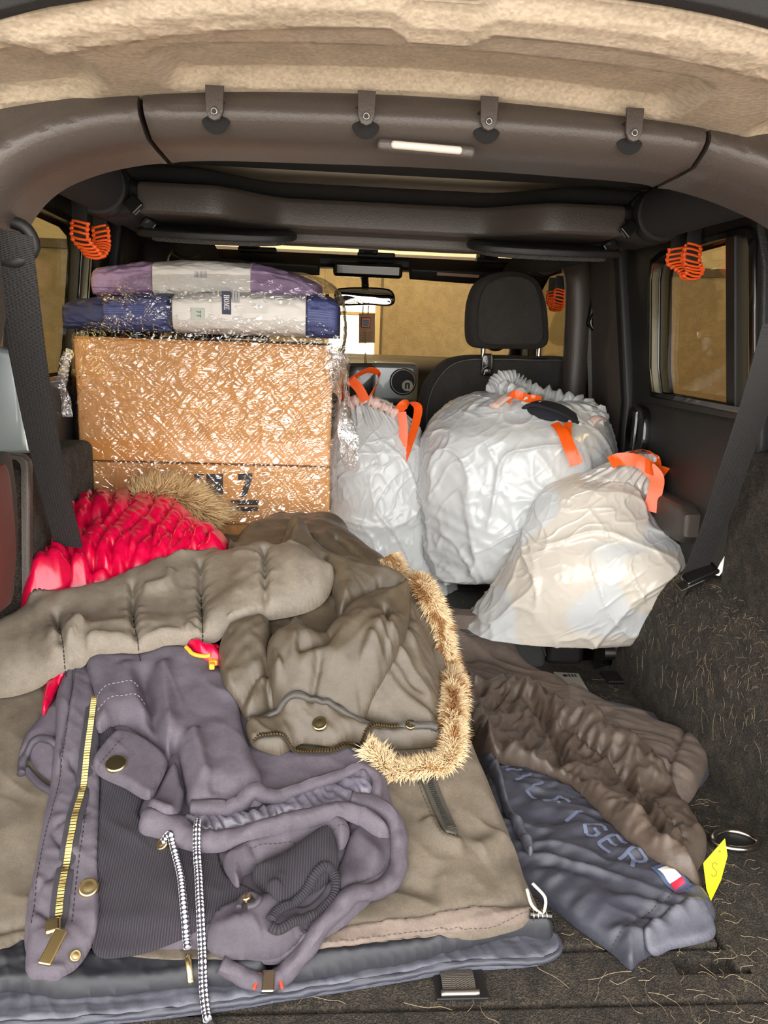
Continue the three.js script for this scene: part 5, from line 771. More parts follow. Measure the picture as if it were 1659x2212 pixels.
{
  const fp = [[0.017,-0.48],[0.036,-0.464],[0.055,-0.439],[0.067,-0.404],[0.078,-0.366],[0.092,-0.341],[0.111,-0.328],[0.123,-0.303],[0.124,-0.267],[0.122,-0.228],[0.117,-0.192],[0.109,-0.155],[0.107,-0.124],[0.102,-0.095],[0.084,-0.073],[0.058,-0.065],[0.024,-0.064],[-0.009,-0.07],[-0.04,-0.079]];
  const P = dense(fp, false, 0.02).map(([x, z]) => V(x, Hat(x, z) + 0.012, z));
  const fr = (u) => 0.014 - 0.006 * sm(0.68, 0.76, u); part('fur_base', tube(P, fr, 90, 12), std({ color: C('#b08a5c'), roughness: 1 }), coat);
  fur('fur_trim', P, fr, 17000, 0.02, (u, a) => { const d = n3(u * 22, a * 0.9, 2) + 0.6 * n3(u * 50, a * 2, 7) > 0.12 && u < 0.74; return [lin(d ? '#7a4e28' : '#c39c68'), lin(d ? '#c79763' : '#f4dcb4')]; }, coat, 'tan and brown fur trim');
}
piece('sleeve', [[-0.725,-0.256],[-0.711,-0.286],[-0.674,-0.313],[-0.584,-0.352],[-0.482,-0.407],[-0.353,-0.458],[-0.318,-0.466],[-0.263,-0.455],[-0.18,-0.426],[-0.108,-0.384],[-0.09,-0.361],[-0.11,-0.322],[-0.188,-0.29],[-0.328,-0.254],[-0.418,-0.236],[-0.517,-0.21],[-0.587,-0.199],[-0.645,-0.196],[-0.694,-0.208]], F.sleeveO, coat, { t: 0.064, e: 0.055, drape: 0.04, lump: 0.006, lumpL: 0.1, wr: [{ a: 0.004, l: [0.07, 0.025], ang: 1.3, soft: true }], quilt: [{ ...oq([[-0.571,-0.298],[-0.544,-0.236],[-0.507,-0.151]], 0.02), g: 0.008 }, { ...oq([[-0.46,-0.372],[-0.432,-0.268],[-0.393,-0.175]], 0.02), g: 0.008 }, { ...oq([[-0.345,-0.424],[-0.322,-0.301],[-0.302,-0.193]], 0.02), g: 0.008 }, { ...oq([[-0.221,-0.397],[-0.211,-0.303],[-0.196,-0.222]], 0.02), g: 0.008 }], folds: [{ p: [[-0.442,-0.355],[-0.396,-0.368],[-0.394,-0.404]], a: 0.012, w: 0.01 }, { p: [[-0.334,-0.183],[-0.336,-0.239],[-0.323,-0.28]], a: -0.018, w: 0.008 }, { p: [[-0.154,-0.252],[-0.115,-0.283],[-0.098,-0.305]], a: 0.012, w: 0.01 }] });
for (const p of [[[-0.556,-0.265],[-0.539,-0.227],[-0.522,-0.188]], [[-0.446,-0.318],[-0.43,-0.268],[-0.41,-0.217]], [[-0.334,-0.363],[-0.322,-0.301],[-0.31,-0.235]]]) stitch(p, F.threadDark, coat, { r: 0.001, dash: 0.005, gap: 0.002, dy: 0.001 });
console.log('coats done');

// ---------- cartons ----------
const BZ = -0.79;
{
  const card = std({ color: C('#e2a668'), roughness: 0.75, map: cardT, bumpMap: grainT, bumpScale: 0.0004 }), edge = std({ color: C('#b98247'), roughness: 0.8 }), ink = std({ color: C('#2b2a2e'), roughness: 0.7 });
  const q = [[-0.672,0.488],[-0.102,0.502],[-0.668,0.774],[-0.1,0.783]], xl = (q[0][0] + q[2][0]) / 2, xr = q[1][0], seam = 0.495, top = q[2][1] - 0.002, mid = (q[0][1] + q[1][1]) / 2, W = xr - xl, cx = (xl + xr) / 2, D = 0.44, cz = BZ - D / 2;
  const lo = thing('cardboard_carton', 'lower brown carton printed with a black 7 behind the pink jacket', 'carton', [cx, 0.096, cz], 'wrapped brown cartons');
  part('body', rbox(W, mid - 0.098, D, 0.006, cx, (mid + 0.098) / 2 - 0.001, cz), card, lo);
  const p = (pts, n) => part(n, slab(pts, 0.0012, 0.0002).translate(0, 0, BZ + 0.0006), ink, lo);
  p([[-0.317,0.474],[-0.284,0.477],[-0.284,0.464],[-0.299,0.419],[-0.312,0.419],[-0.3,0.461],[-0.317,0.46]], 'printed_digit'); p([[-0.39,0.472],[-0.352,0.473],[-0.352,0.427],[-0.361,0.413],[-0.393,0.412],[-0.391,0.432]], 'printed_block'); p([[-0.418,0.471],[-0.396,0.472],[-0.399,0.461],[-0.418,0.458]], 'printed_block');
  p([[-0.334,0.411],[-0.27,0.413],[-0.27,0.401],[-0.334,0.398]], 'printed_bar'); p([[-0.334,0.394],[-0.27,0.397],[-0.27,0.386],[-0.334,0.384]], 'printed_bar');
  const up = thing('cardboard_carton', 'upper brown carton under the clear film with packs on top', 'carton', [cx, mid, cz], 'wrapped brown cartons');
  part('body', rbox(W + 0.008, top - mid - 0.002, D, 0.006, cx - 0.004, (top + mid) / 2 + 0.001, cz), card, up);
  part('top_flap', merge([rbox(W + 0.004, 0.004, D / 2 - 0.002, 0.0015, cx - 0.004, top + 0.0015, cz + D / 4), rbox(W + 0.004, 0.004, D / 2 - 0.002, 0.0015, cx - 0.004, top + 0.0015, cz - D / 4)]), edge, up);
  part('packing_tape', rbox(W * 0.98, 0.05, 0.001, 0.0004, cx, mid + 0.03, BZ + 0.0008), phy({ color: C('#cf8f4c'), roughness: 0.25, clearcoat: 0.5 }), up, 'brown packing tape');
}
// ---------- soft packs on the cartons ----------
function packLoft(rows, zc, hz, k = 1, x0 = 0, x1 = 1, crinkle = 0.004, pw = 4.5) {
  const ct = new THREE.CatmullRomCurve3(rows.map(([x, a, b]) => V(x, a, b)), false, 'centripetal'), nu = 120, nv = 120, pos = [], uv = [], idx = [];
  for (let i = 0; i <= nu; i++) {
    const u = lerp(x0, x1, i / nu), q = ct.getPoint(u), cy = (q.y + q.z) / 2, hy = Math.max(0.003, (q.y - q.z) / 2) * k, endk = Math.pow(Math.max(0, 1 - Math.pow(Math.abs(2 * u - 1), 8)), 0.5) * 0.5 + 0.5;
    for (let j = 0; j <= nv; j++) { const a = j / nv * Math.PI * 2, c = Math.cos(a), s = Math.sin(a), y = Math.sign(s) * Math.pow(Math.abs(s), 2 / pw), z = Math.sign(c) * Math.pow(Math.abs(c), 2 / pw), n = crinkle * (fbm(q.x * 16, y * 3 + q.x * 4, z * 3) * 1.5 + 0.6 * ridge(q.x * 30 + z * 4, y * 5, z * 5)); pos.push(q.x, Math.max(q.z, cy + y * (hy + n)), zc + z * (hz * endk * k + n)); uv.push(q.x, j / nv * (4 * hz)); }
  }
  for (let i = 0; i < nu; i++) for (let j = 0; j < nv; j++) { const a = i * (nv + 1) + j, b = a + nv + 1; idx.push(a, a + 1, b, b, a + 1, b + 1); }
  for (const [i, f] of [[0, 1], [nu, 0]]) { const c0 = pos.length / 3, q = ct.getPoint(lerp(x0, x1, i / nu)); pos.push(q.x, (q.y + q.z) / 2, zc); uv.push(0, 0); for (let j = 0; j < nv; j++) { const a = i * (nv + 1) + j; f ? idx.push(c0, a + 1, a) : idx.push(c0, a, a + 1); } }
  const g = new THREE.BufferGeometry(); g.setAttribute('position', new THREE.Float32BufferAttribute(pos, 3)); g.setAttribute('uv', new THREE.Float32BufferAttribute(uv, 2)); g.setIndex(idx); g.computeVertexNormals(); return g;
}
const rowsOf = (a, b) => a.map((p, i) => [p[0], p[1], b[i][1]]);
{
  const label = std({ color: C('#dcd6cf'), roughness: 0.45 }), ink = std({ color: C('#3c3f57'), roughness: 0.6 }), grey = std({ color: C('#a9a6a8'), roughness: 0.6 });
  const nr = rowsOf([[-0.714,0.84],[-0.699,0.851],[-0.649,0.859],[-0.553,0.867],[-0.433,0.881],[-0.281,0.889],[-0.182,0.887],[-0.121,0.883],[-0.097,0.877],[-0.086,0.86]], [[-0.718,0.776],[-0.703,0.77],[-0.653,0.771],[-0.556,0.774],[-0.435,0.779],[-0.281,0.784],[-0.18,0.788],[-0.119,0.791],[-0.093,0.791],[-0.082,0.8]]); for (const r of nr) r[2] = 0.7905;
  const nv = thing('bedding_pack', 'navy blue folded fabric pack with pale paper band on the carton', 'pack', [-0.4, 0.79, -1.0]);
  part('fabric', packLoft(nr, -0.98, 0.185, 1, 0, 1, 0.006), cloth('#2f3560', 0.55), nv);
  part('patterned_panel', packLoft(nr, -0.98, 0.185, 1.012, 0.70, 0.93, 0.006), cloth('#5a6296', 0.5, { map: meshT }), nv, 'blue mesh patterned panel'); part('patterned_panel', packLoft(nr, -0.98, 0.185, 1.012, 0.27, 0.41, 0.006), cloth('#5a6296', 0.5, { map: meshT }), nv, 'blue mesh patterned panel');
  part('paper_band', packLoft(nr, -0.98, 0.187, 1.03, 0.42, 0.695, 0.003), label, nv, 'pale printed paper band');
  const zf = -0.785;
  const tx = document.createElement('canvas'); tx.width = 256; tx.height = 64; const c2 = tx.getContext('2d'); c2.fillStyle = '#33364f'; c2.fillRect(0, 0, 256, 64); c2.fillStyle = '#e8e4e0'; c2.font = 'bold 52px serif'; c2.fillText('HOME', 40, 50);
  const tt = new THREE.CanvasTexture(tx); tt.colorSpace = THREE.SRGBColorSpace;
  const wordG = new THREE.BoxGeometry(0.05, 0.02, 0.001).rotateZ(-Math.PI / 2);
  const ps = [[-0.34,0.866],[-0.403,0.834],[-0.366,0.857],[-0.325,0.872]];
  part('printed_word', wordG.translate(ps[0][0], ps[0][1] - 0.006, zf), std({ map: tt, roughness: 0.6 }), nv);
  part('printed_text', merge([0, 1, 2].map((k) => rbox(0.004, 0.022, 0.001, 0.0003, ps[3][0] + k * 0.006, ps[3][1], zf + 0.001))), grey, nv);
  part('sticker', rbox(0.03, 0.024, 0.001, 0.0004, ps[1][0], ps[1][1], zf + 0.0005), std({ color: C('#b9bfb0'), roughness: 0.5 }), nv, 'pale green sticker marked JT');
  const J = [[[-0.004, 0.006], [0.002, 0.006]], [[-0.001, 0.006], [-0.001, -0.001], [-0.004, -0.002]], [[0.004, 0.006], [0.011, 0.006]], [[0.0075, 0.006], [0.0075, -0.003]]];
  part('sticker_print', merge(J.map((l) => tube(l.map(([a, b]) => [ps[1][0] + b * 0.9, ps[1][1] - a + 0.003, zf + 0.0016]), 0.0007, 6, 4))), ink, nv);
  const pr = rowsOf([[-0.656,0.905],[-0.645,0.918],[-0.599,0.931],[-0.529,0.94],[-0.432,0.95],[-0.303,0.947],[-0.215,0.936],[-0.158,0.915],[-0.132,0.889]], [[-0.659,0.846],[-0.648,0.836],[-0.602,0.832],[-0.532,0.834],[-0.434,0.838],[-0.303,0.843],[-0.215,0.851],[-0.159,0.858],[-0.135,0.865]]);
  for (const r of pr) { r[1] += 0.004; r[2] = 0.868; r[1] = Math.max(r[1], r[2] + 0.04); }
  const pu = thing('bedding_pack', 'lilac folded fabric pack with white paper band at the very top', 'pack', [-0.4, 0.89, -1.0]);
  part('fabric', packLoft(pr, -1.0, 0.165, 1, 0, 1, 0.006), cloth('#a98cb0', 0.55), pu); part('paper_band', packLoft(pr, -1.0, 0.167, 1.035, 0.40, 0.64, 0.003), label, pu, 'white paper band with barcode');
  const bc = [[-0.404,0.921]][0]; part('barcode', merge([...Array(9).keys()].map((k) => rbox(0.0012 + 0.001 * (k % 3), 0.014, 0.0012, 0.0002, bc[0] - 0.012 + k * 0.0032, bc[1], -0.826))), grey, pu);
}
// ---------- closed soft shells: bags and film ----------
function shell(rows, zc, o) { // rows: [[xl,xr,y,halfDepth,power,zShift]...] bottom to top
  const { nu = 300, nv = 220, disp, flatY } = o, K = [0, 1, 2, 3, 4, 5, 6, 7], n = rows.length, sp = (k) => new THREE.CatmullRomCurve3(rows.map((r, i) => V(r[k] ?? 0, i / (n - 1), 0)), false, 'catmullrom', 0.5), cs = K.map((_, k) => sp(k));
  const pos = [], uv = [], idx = [];
  for (let j = 0; j <= nv; j++) {
    const t = j / nv, [lx, ly, lz, rx, ry, rz, hd, pw] = cs.map((c) => c.getPoint(t).x), ax = V((rx - lx) / 2, (ry - ly) / 2, (rz - lz) / 2), aw = Math.hypot(ax.x, ax.z), pd = V(-ax.z / aw, 0, ax.x / aw), y = (ly + ry) / 2;
    const N = 900, ring = [], len = [0]; for (let i = 0; i <= N; i++) { const a = i / N * Math.PI * 2, c = Math.cos(a), s = Math.sin(a); ring.push([Math.sign(c) * Math.pow(Math.abs(c), 2 / pw), Math.sign(s) * Math.pow(Math.abs(s), 2 / pw)]); if (i) len.push(len[i - 1] + Math.hypot((ring[i][0] - ring[i - 1][0]) * aw, (ring[i][1] - ring[i - 1][1]) * hd)); }
    let k = 0;
    for (let i = 0; i <= nu; i++) {
      const want = (i % nu) / nu * len[N]; if (i === nu) k = 0; while (k < N - 1 && len[k + 1] < want) k++;
      const f = clamp((want - len[k]) / Math.max(1e-9, len[k + 1] - len[k])), px = lerp(ring[k][0], ring[k + 1][0], f), pz = lerp(ring[k][1], ring[k + 1][1], f), a = Math.atan2(pz, px) + Math.PI;
      const p = V((lx + rx) / 2, y, (lz + rz) / 2 + zc).addScaledVector(ax, px).addScaledVector(pd, pz * hd), nm = ax.clone().setY(0).multiplyScalar(px / aw / Math.max(0.02, aw)).addScaledVector(pd, pz / Math.max(0.02, hd)).normalize();
      const d = disp(p, t, a, nm); p.addScaledVector(nm, d); if (o.dy) p.y += o.dy(p, t, a); if (flatY !== undefined) p.y = Math.max(p.y, flatY);
      pos.push(p.x, p.y, p.z); uv.push(i / nu * len[N], y);
    }
  }
  for (let j = 0; j < nv; j++) for (let i = 0; i < nu; i++) { const a = j * (nu + 1) + i, b = a + nu + 1; idx.push(a, b, a + 1, b, b + 1, a + 1); }
  for (const [j, f] of [[0, 1], [nv, 0]]) { const c0 = pos.length / 3; let x = 0, y = 0, z = 0; for (let i = 0; i < nu; i++) { const q = (j * (nu + 1) + i) * 3; x += pos[q]; y += pos[q + 1]; z += pos[q + 2]; } pos.push(x / nu, y / nu + (f ? 0 : o.cap ?? -0.004), z / nu); uv.push(0, 0); for (let i = 0; i < nu; i++) { const a = j * (nu + 1) + i; f ? idx.push(c0, a, a + 1) : idx.push(c0, a + 1, a); } }
  const g = new THREE.BufferGeometry(); g.setAttribute('position', new THREE.Float32BufferAttribute(pos, 3)); g.setAttribute('uv', new THREE.Float32BufferAttribute(uv, 2)); g.setIndex(idx); g.computeVertexNormals(); return g;
}
const pairRows = (P, hd, pw) => { const r = []; for (let i = 0; i < P.length; i += 2) r.push([...P[i], ...P[i + 1], hd[i / 2] ?? hd[0], pw[i / 2] ?? pw[0]]); return r; };
// ---------- stretch film round the stack ----------
{
  const fa = tnoise2(14, 56, 31), fb = tnoise2(22, 40, 37), fc = tnoise2(30, 110, 41), rg = (x) => 1 - Math.abs(2 * x - 1);
  const streak = tex(1024, (u, v) => { const w = 0.06 * (tD(u, v) - 0.5), a = rg(fa(u, v + u + w)), b = rg(fb(u + w, v - u)), c = rg(fc(u, v + w)); return clamp(0.45 * a * a + 0.35 * b * b + 0.2 * c * c); }, false, 2);
  const film = phy({ color: C('#ffffff'), transmission: 1, thickness: 0, roughness: 0.08, ior: 2.3, bumpMap: streak, bumpScale: 0.0045, side: THREE.DoubleSide });
  const rows = pairRows([[-0.685,0.348,-0.79],[-0.097,0.361,-0.79],[-0.682,0.49,-0.79],[-0.1,0.506,-0.79],[-0.686,0.618,-0.79],[-0.092,0.636,-0.79],[-0.68,0.741,-0.79],[-0.087,0.762,-0.79],[-0.678,0.779,-0.79],[-0.083,0.796,-0.79],[-0.676,0.811,-0.79],[-0.084,0.834,-0.79],[-0.66,0.847,-0.79],[-0.089,0.874,-0.79],[-0.626,0.882,-0.79],[-0.102,0.902,-0.79],[-0.616,0.91,-0.79],[-0.131,0.926,-0.79],[-0.584,0.929,-0.79],[-0.177,0.94,-0.79]], [0.225, 0.226, 0.23, 0.234, 0.234, 0.215, 0.21, 0.2, 0.18, 0.15], [14, 14, 14, 12, 10, 6, 6, 5, 4.5, 4]);
  const t = thing('stretch_film', 'clear crinkled plastic film wrapped round the cartons and packs', 'plastic film', [-0.4, 0.3, -1.09]);
  const g = shell(rows, -0.22, { nu: 520, nv: 340, cap: 0.004, disp: (p, tt) => 0.007 + 0.004 * fbm(p.x * 9, p.y * 9, p.z * 9) + 0.0035 * (ridge(p.x * 22 + p.y * 12, p.y * 42 - p.x * 14, p.z * 26)) + 0.002 * ridge(p.x * 50 - p.y * 30, p.y * 80 + p.x * 20, p.z * 60) + 0.004 * sm(0.35, 0.8, Math.abs(p.x + 0.4) / 0.33) * ridge(p.x * 30, p.y * 18, p.z * 40) });
  part('film', g, film, t);
  // loose gathered tail on the right side
  for (let k = 0; k < 5; k++) {
    const P = [[-0.097,0.763,-0.77],[-0.076,0.681,-0.76],[-0.064,0.6,-0.74],[-0.05,0.528,-0.73]].map(([x, y, z], i) => [x + rr(-0.012, 0.012), y + rr(-0.01, 0.01) + k * 0.012 - 0.02, z + rr(-0.015, 0.015)]);
    const sd = k * 3.1; part('loose_tail', strap(P, (u) => 0.03 + 0.012 * Math.sin(u * 9 + sd), 0.001, (u) => V(Math.cos(u * 4 + sd), 0.3, Math.sin(u * 4 + sd)), 60, (u, s) => 0.006 * n3(u * 14 + sd, s * 2, sd)), film, t);
  }
  for (let k = 0; k < 3; k++) { const P = [[-0.678,0.742,-0.76],[-0.69,0.672,-0.75],[-0.686,0.601,-0.75]].map(([x, y, z]) => [x + rr(-0.006, 0.006), y + rr(-0.01, 0.01), z + rr(-0.01, 0.01)]); const sd = 20 + k; part('loose_edge', strap(P, 0.022, 0.001, (u) => V(Math.cos(u * 5 + sd), 0.2, Math.sin(u * 5 + sd)), 50, (u, s) => 0.005 * n3(u * 14 + sd, s * 2, sd)), film, t); }
}
function tnoise2(cu, cv, sd) { // tileable noise with unlike cell counts
  const g = []; let q = sd; for (let i = 0; i < cu * cv; i++) { q = (q * 1664525 + 1013904223) >>> 0; g.push(q / 4294967296); }
  return (u, v) => { const x = u * cu, y = v * cv, i = Math.floor(x), j = Math.floor(y), a = x - i, b = y - j, at = (p, r) => g[((r % cv) + cv) % cv * cu + ((p % cu) + cu) % cu], e = a * a * (3 - 2 * a), f = b * b * (3 - 2 * b); return lerp(lerp(at(i, j), at(i + 1, j), e), lerp(at(i, j + 1), at(i + 1, j + 1), e), f); };
}
// ---------- white drawstring bags ----------
const bagMat = (tint) => phy({ color: C(tint), roughness: 0.2, transmission: 0.18, thickness: 0, side: THREE.DoubleSide });
const crease = (p, k, s) => { const q = 0.5 * n3(p.x * 5 + s, p.y * 5, p.z * 5), r1 = Math.max(0, ridge(p.x * 5 * k + q * 2 + s, p.y * 3.2 * k + q, p.z * 5 * k)), r2 = Math.max(0, ridge(p.x * 11 * k + s + p.y * 4, p.y * 6 * k + p.x * 5 + q, p.z * 11 * k)), r3 = Math.max(0, ridge(p.x * 20 * k - p.y * 14, p.y * 15 * k + s + q * 2, p.z * 20 * k)), r4 = Math.max(0, ridge(p.x * 40 * k + s, p.y * 24 * k + p.x * 10, p.z * 40 * k)); return 0.012 * r1 ** 7 + 0.007 * r2 ** 8 + 0.0035 * r3 ** 8 * (0.4 + r1) + 0.002 * r4 ** 5 + 0.014 * fbm(p.x * 4 + s, p.y * 4, p.z * 4, 2); };
const gather = (tt, a, at, s, amp = 0.007) => amp * Math.exp(-(((tt - at) / 0.09) ** 2)) * (Math.sin(a * 23 + s + 1.5 * Math.sin(a * 5)) + 0.6 * Math.sin(a * 41 + s));
function hemRuffle(pts, w, parent, mat, s) { const P = curve(pts, true).getSpacedPoints(60); return part('gathered_hem', tube(P, (u) => w * (1 + 0.28 * Math.sin(u * 6.283 * 26) + 0.15 * Math.sin(u * 6.283 * 43 + s)), 260, 12, { closed: true, wob: 0.5 }), mat, parent, 'gathered bag hem'); }
{
  const white = bagMat('#dcdede'), warm = bagMat('#e0dad2'), hemP = bagMat('#f3d6cc'), tape = phy({ color: C('#ff6418'), roughness: 0.3, transmission: 0.12, thickness: 0, side: THREE.DoubleSide });
  // upright bag beside the cartons
  const a = thing('white_plastic_bag', 'upright white drawstring bag between the wrapped cartons and the seat', 'bag', [0.1, 0.1, -1.15], 'white drawstring bags');
  part('bag_body', shell(pairRows([[-0.058,0.056,-1.15],[0.25,0.065,-1.15],[-0.105,0.088,-1.15],[0.26,0.1,-1.15],[-0.109,0.161,-1.15],[0.234,0.182,-1.15],[-0.117,0.285,-1.15],[0.2,0.306,-1.15],[-0.117,0.393,-1.15],[0.174,0.401,-1.15],[-0.113,0.466,-1.15],[0.159,0.474,-1.15],[-0.101,0.519,-1.15],[0.146,0.526,-1.15],[-0.084,0.559,-1.15],[0.126,0.565,-1.15],[-0.077,0.591,-1.15],[0.093,0.596,-1.15],[-0.068,0.62,-1.15],[0.053,0.623,-1.15],[-0.058,0.633,-1.15],[0.017,0.635,-1.15]], [0.1, 0.13, 0.13, 0.13, 0.125, 0.12, 0.1, 0.08, 0.06, 0.05, 0.035], [3, 3.4, 2.8, 2.5, 2.4, 2.4, 2.2, 2.2, 2, 2, 2]), 0, { flatY: 0.098, disp: (p, tt, an) => crease(p, 1, 3) * 0.9 * sm(0, 0.08, tt) + gather(tt, an, 0.8, 1, 0.006) + gather(tt, an, 0.95, 2, 0.004) }), white, a);
  hemRuffle([[-0.063,0.607,-1.12],[-0.024,0.633,-1.09],[0.04,0.613,-1.09],[0.091,0.581,-1.11],[0.075,0.559,-1.19],[-0.005,0.588,-1.2]], 0.013, a, hemP, 1);
  part('side_seam', strap([[0.173,0.413,-1.12],[0.202,0.269,-1.08],[0.231,0.146,-0.99]], (u) => 0.012 + 0.018 * u, 0.003, V(1, 0.1, 0.2), 30, (u, s) => 0.003 * Math.sin(u * 30 + s)), white, a);
  const W = 0.03;
  part('drawstring', strap([[-0.076,0.608,-1.1],[-0.07,0.665,-1.09],[-0.038,0.695,-1.08],[-0.002,0.712,-1.08],[0.021,0.702,-1.08],[0.014,0.669,-1.08],[-0.004,0.635,-1.08]], W, 0.0012, (u) => V(0.3 - u * 0.3, 0.5, 0.8)), tape, a, 'orange plastic drawstring loop');
  part('drawstring', strap([[-0.053,0.685,-1.075],[-0.032,0.664,-1.07],[-0.012,0.631,-1.07]], 0.026, 0.0012, V(0.8, 0.5, 0.2)), tape, a, 'orange plastic drawstring loop');
  part('drawstring', strap([[0.08,0.582,-1.1],[0.084,0.615,-1.08],[0.105,0.629,-1.07],[0.128,0.62,-1.07],[0.124,0.575,-1.06],[0.108,0.52,-1.05],[0.093,0.469,-1.05]], 0.026, 0.0012, (u) => V(1, 0.1, 0.3 + u)), tape, a, 'orange plastic drawstring loop');
  part('drawstring', strap([[0.086,0.604,-1.07],[0.092,0.555,-1.06],[0.088,0.468,-1.052]], 0.024, 0.0012, V(1, 0, 0.25)), tape, a, 'orange plastic drawstring loop');
  // large round bag
  const b = thing('white_plastic_bag', 'large round white drawstring bag open at the top with navy fabric inside', 'bag', [0.4, 0.1, -1.18], 'white drawstring bags');
  part('bag_body', shell(pairRows([[0.282,0.128,-1.16],[0.47,0.185,-0.99],[0.233,0.147,-1.16],[0.52,0.205,-0.99],[0.195,0.206,-1.16],[0.595,0.261,-0.99],[0.169,0.303,-1.16],[0.635,0.353,-0.99],[0.153,0.398,-1.16],[0.654,0.443,-0.99],[0.152,0.479,-1.16],[0.656,0.519,-0.99],[0.168,0.545,-1.16],[0.634,0.58,-0.99],[0.199,0.599,-1.16],[0.628,0.623,-1.05],[0.246,0.633,-1.16],[0.6,0.645,-1.05],[0.31,0.657,-1.16],[0.577,0.649,-1.05],[0.369,0.663,-1.16],[0.549,0.648,-1.05]], [0.14, 0.19, 0.21, 0.22, 0.22, 0.215, 0.2, 0.17, 0.14, 0.11, 0.09], [2.6, 2.5, 2.3, 2.2, 2.2, 2.2, 2.2, 2.2, 2.1, 2, 2]), 0, { flatY: 0.098, cap: -0.03, disp: (p, tt, an) => crease(p, 0.9, 11) * sm(0, 0.1, tt) + gather(tt, an, 0.86, 1, 0.006) + 0.004 * (1 - tt) * ridge(p.x * 4, p.y * 30 + p.x * 14, p.z * 4) }), white, b);
  hemRuffle([[0.348,0.682,-1.1],[0.378,0.671,-1.03],[0.415,0.636,-0.97],[0.484,0.594,-0.92],[0.556,0.598,-0.94],[0.602,0.617,-1],[0.578,0.642,-1.1],[0.502,0.66,-1.16],[0.405,0.684,-1.15]], 0.017, b, white, 2);
  part('hem_crest', tube([[0.331,0.676,-1.08],[0.358,0.696,-1.09],[0.386,0.699,-1.1],[0.413,0.682,-1.1]], (u) => 0.02 * (1 + 0.3 * Math.sin(u * 60)), 80, 12, { wob: 0.5 }), white, b);
  part('tape_patch', tube([[0.312,0.636,-0.96],[0.348,0.658,-0.99],[0.382,0.667,-1.02]], 0.016, 20, 10, { flat: 0.5 }), hemP, b, 'pink tinted tape hem'); part('tape_patch', tube([[0.551,0.597,-0.93],[0.58,0.614,-0.95],[0.602,0.608,-0.97]], 0.015, 20, 10, { flat: 0.6 }), hemP, b, 'pink tinted tape hem');
  part('drawstring', strap([[0.349,0.65,-0.98],[0.369,0.667,-0.98],[0.399,0.659,-0.97],[0.436,0.656,-0.97]], 0.022, 0.0012, (u) => V(0.2, 0.9, 0.4 * Math.sin(u * 8))), tape, b, 'orange plastic drawstring');
  part('drawstring', strap([[0.451,0.606,-0.88],[0.462,0.59,-0.845],[0.476,0.552,-0.815],[0.491,0.517,-0.8]], (u) => 0.022 + 0.01 * u, 0.0012, (u) => V(1, -0.2, 0.5 - u * 0.3), 30, (u, s) => 0.003 * s), tape, b, 'orange plastic drawstring loop');
  part('drawstring', strap([[0.486,0.61,-0.88],[0.476,0.582,-0.845],[0.483,0.547,-0.812],[0.495,0.518,-0.798]], 0.018, 0.0012, V(1, 0.1, 0.6)), tape, b, 'orange plastic drawstring loop');
  const cap = thing('navy_hat', 'navy cloth hat sticking out of the large white bag', 'hat', [0.38, 0.68, -0.97]);
  const nm = cloth('#23242e', 0.9), cc = [[0.472,0.618]][0];
  part('crown', new THREE.SphereGeometry(0.08, 48, 32).scale(1, 0.48, 0.75).rotateZ(-0.28).translate(cc[0], cc[1] - 0.006, -0.965), nm, cap);
  part('brim', tube([[0.389,0.63,-0.97],[0.404,0.646,-0.93],[0.458,0.634,-0.905],[0.509,0.612,-0.91],[0.544,0.591,-0.93]], 0.008, 40, 10, { flat: 0.6 }), nm, cap);
  // front bag with pale clothes inside
  const c = thing('white_plastic_bag', 'slumped white drawstring bag in front holding beige clothes', 'bag', [0.45, 0.1, -0.88], 'white drawstring bags');
  const colorize = (g) => { const p = g.attributes.position, col = new Float32Array(p.count * 3); for (let i = 0; i < p.count; i++) { const x = p.getX(i), y = p.getY(i), z = p.getZ(i), m = clamp(sm(-0.08, 0.08, n3(x * 6 + 4, y * 7, z * 6) + 0.12)); col.set([lerp(0.73, 0.76, m), lerp(0.74, 0.69, m), lerp(0.74, 0.60, m)], i * 3); } g.setAttribute('color', new THREE.BufferAttribute(col, 3)); return g; };
  const cm = bagMat('#ffffff'); cm.vertexColors = true;
  part('bag_body', colorize(shell(pairRows([[0.257,0.052,-0.82],[0.724,0.097,-0.76],[0.225,0.064,-0.82],[0.743,0.125,-0.74],[0.263,0.112,-0.82],[0.746,0.186,-0.7],[0.31,0.176,-0.82],[0.741,0.255,-0.66],[0.345,0.237,-0.82],[0.736,0.326,-0.64],[0.37,0.292,-0.82],[0.711,0.361,-0.66],[0.387,0.34,-0.82],[0.689,0.387,-0.7],[0.399,0.394,-0.82],[0.668,0.418,-0.74],[0.417,0.432,-0.82],[0.666,0.449,-0.77],[0.438,0.458,-0.82],[0.659,0.472,-0.78],[0.488,0.478,-0.82],[0.653,0.493,-0.79],[0.55,0.494,-0.82],[0.651,0.504,-0.8]], [0.1, 0.125, 0.13, 0.14, 0.145, 0.14, 0.13, 0.12, 0.11, 0.1, 0.08, 0.06], [3, 2.8, 2.6, 2.4, 2.3, 2.3, 2.3, 2.3, 2.3, 2.2, 2, 2]), -0.02, { flatY: 0.098, disp: (p, tt, an) => crease(p, 0.85, 29) * 0.8 * sm(0, 0.06, tt) + gather(tt, an, 0.97, 1, 0.004) })), cm, c);
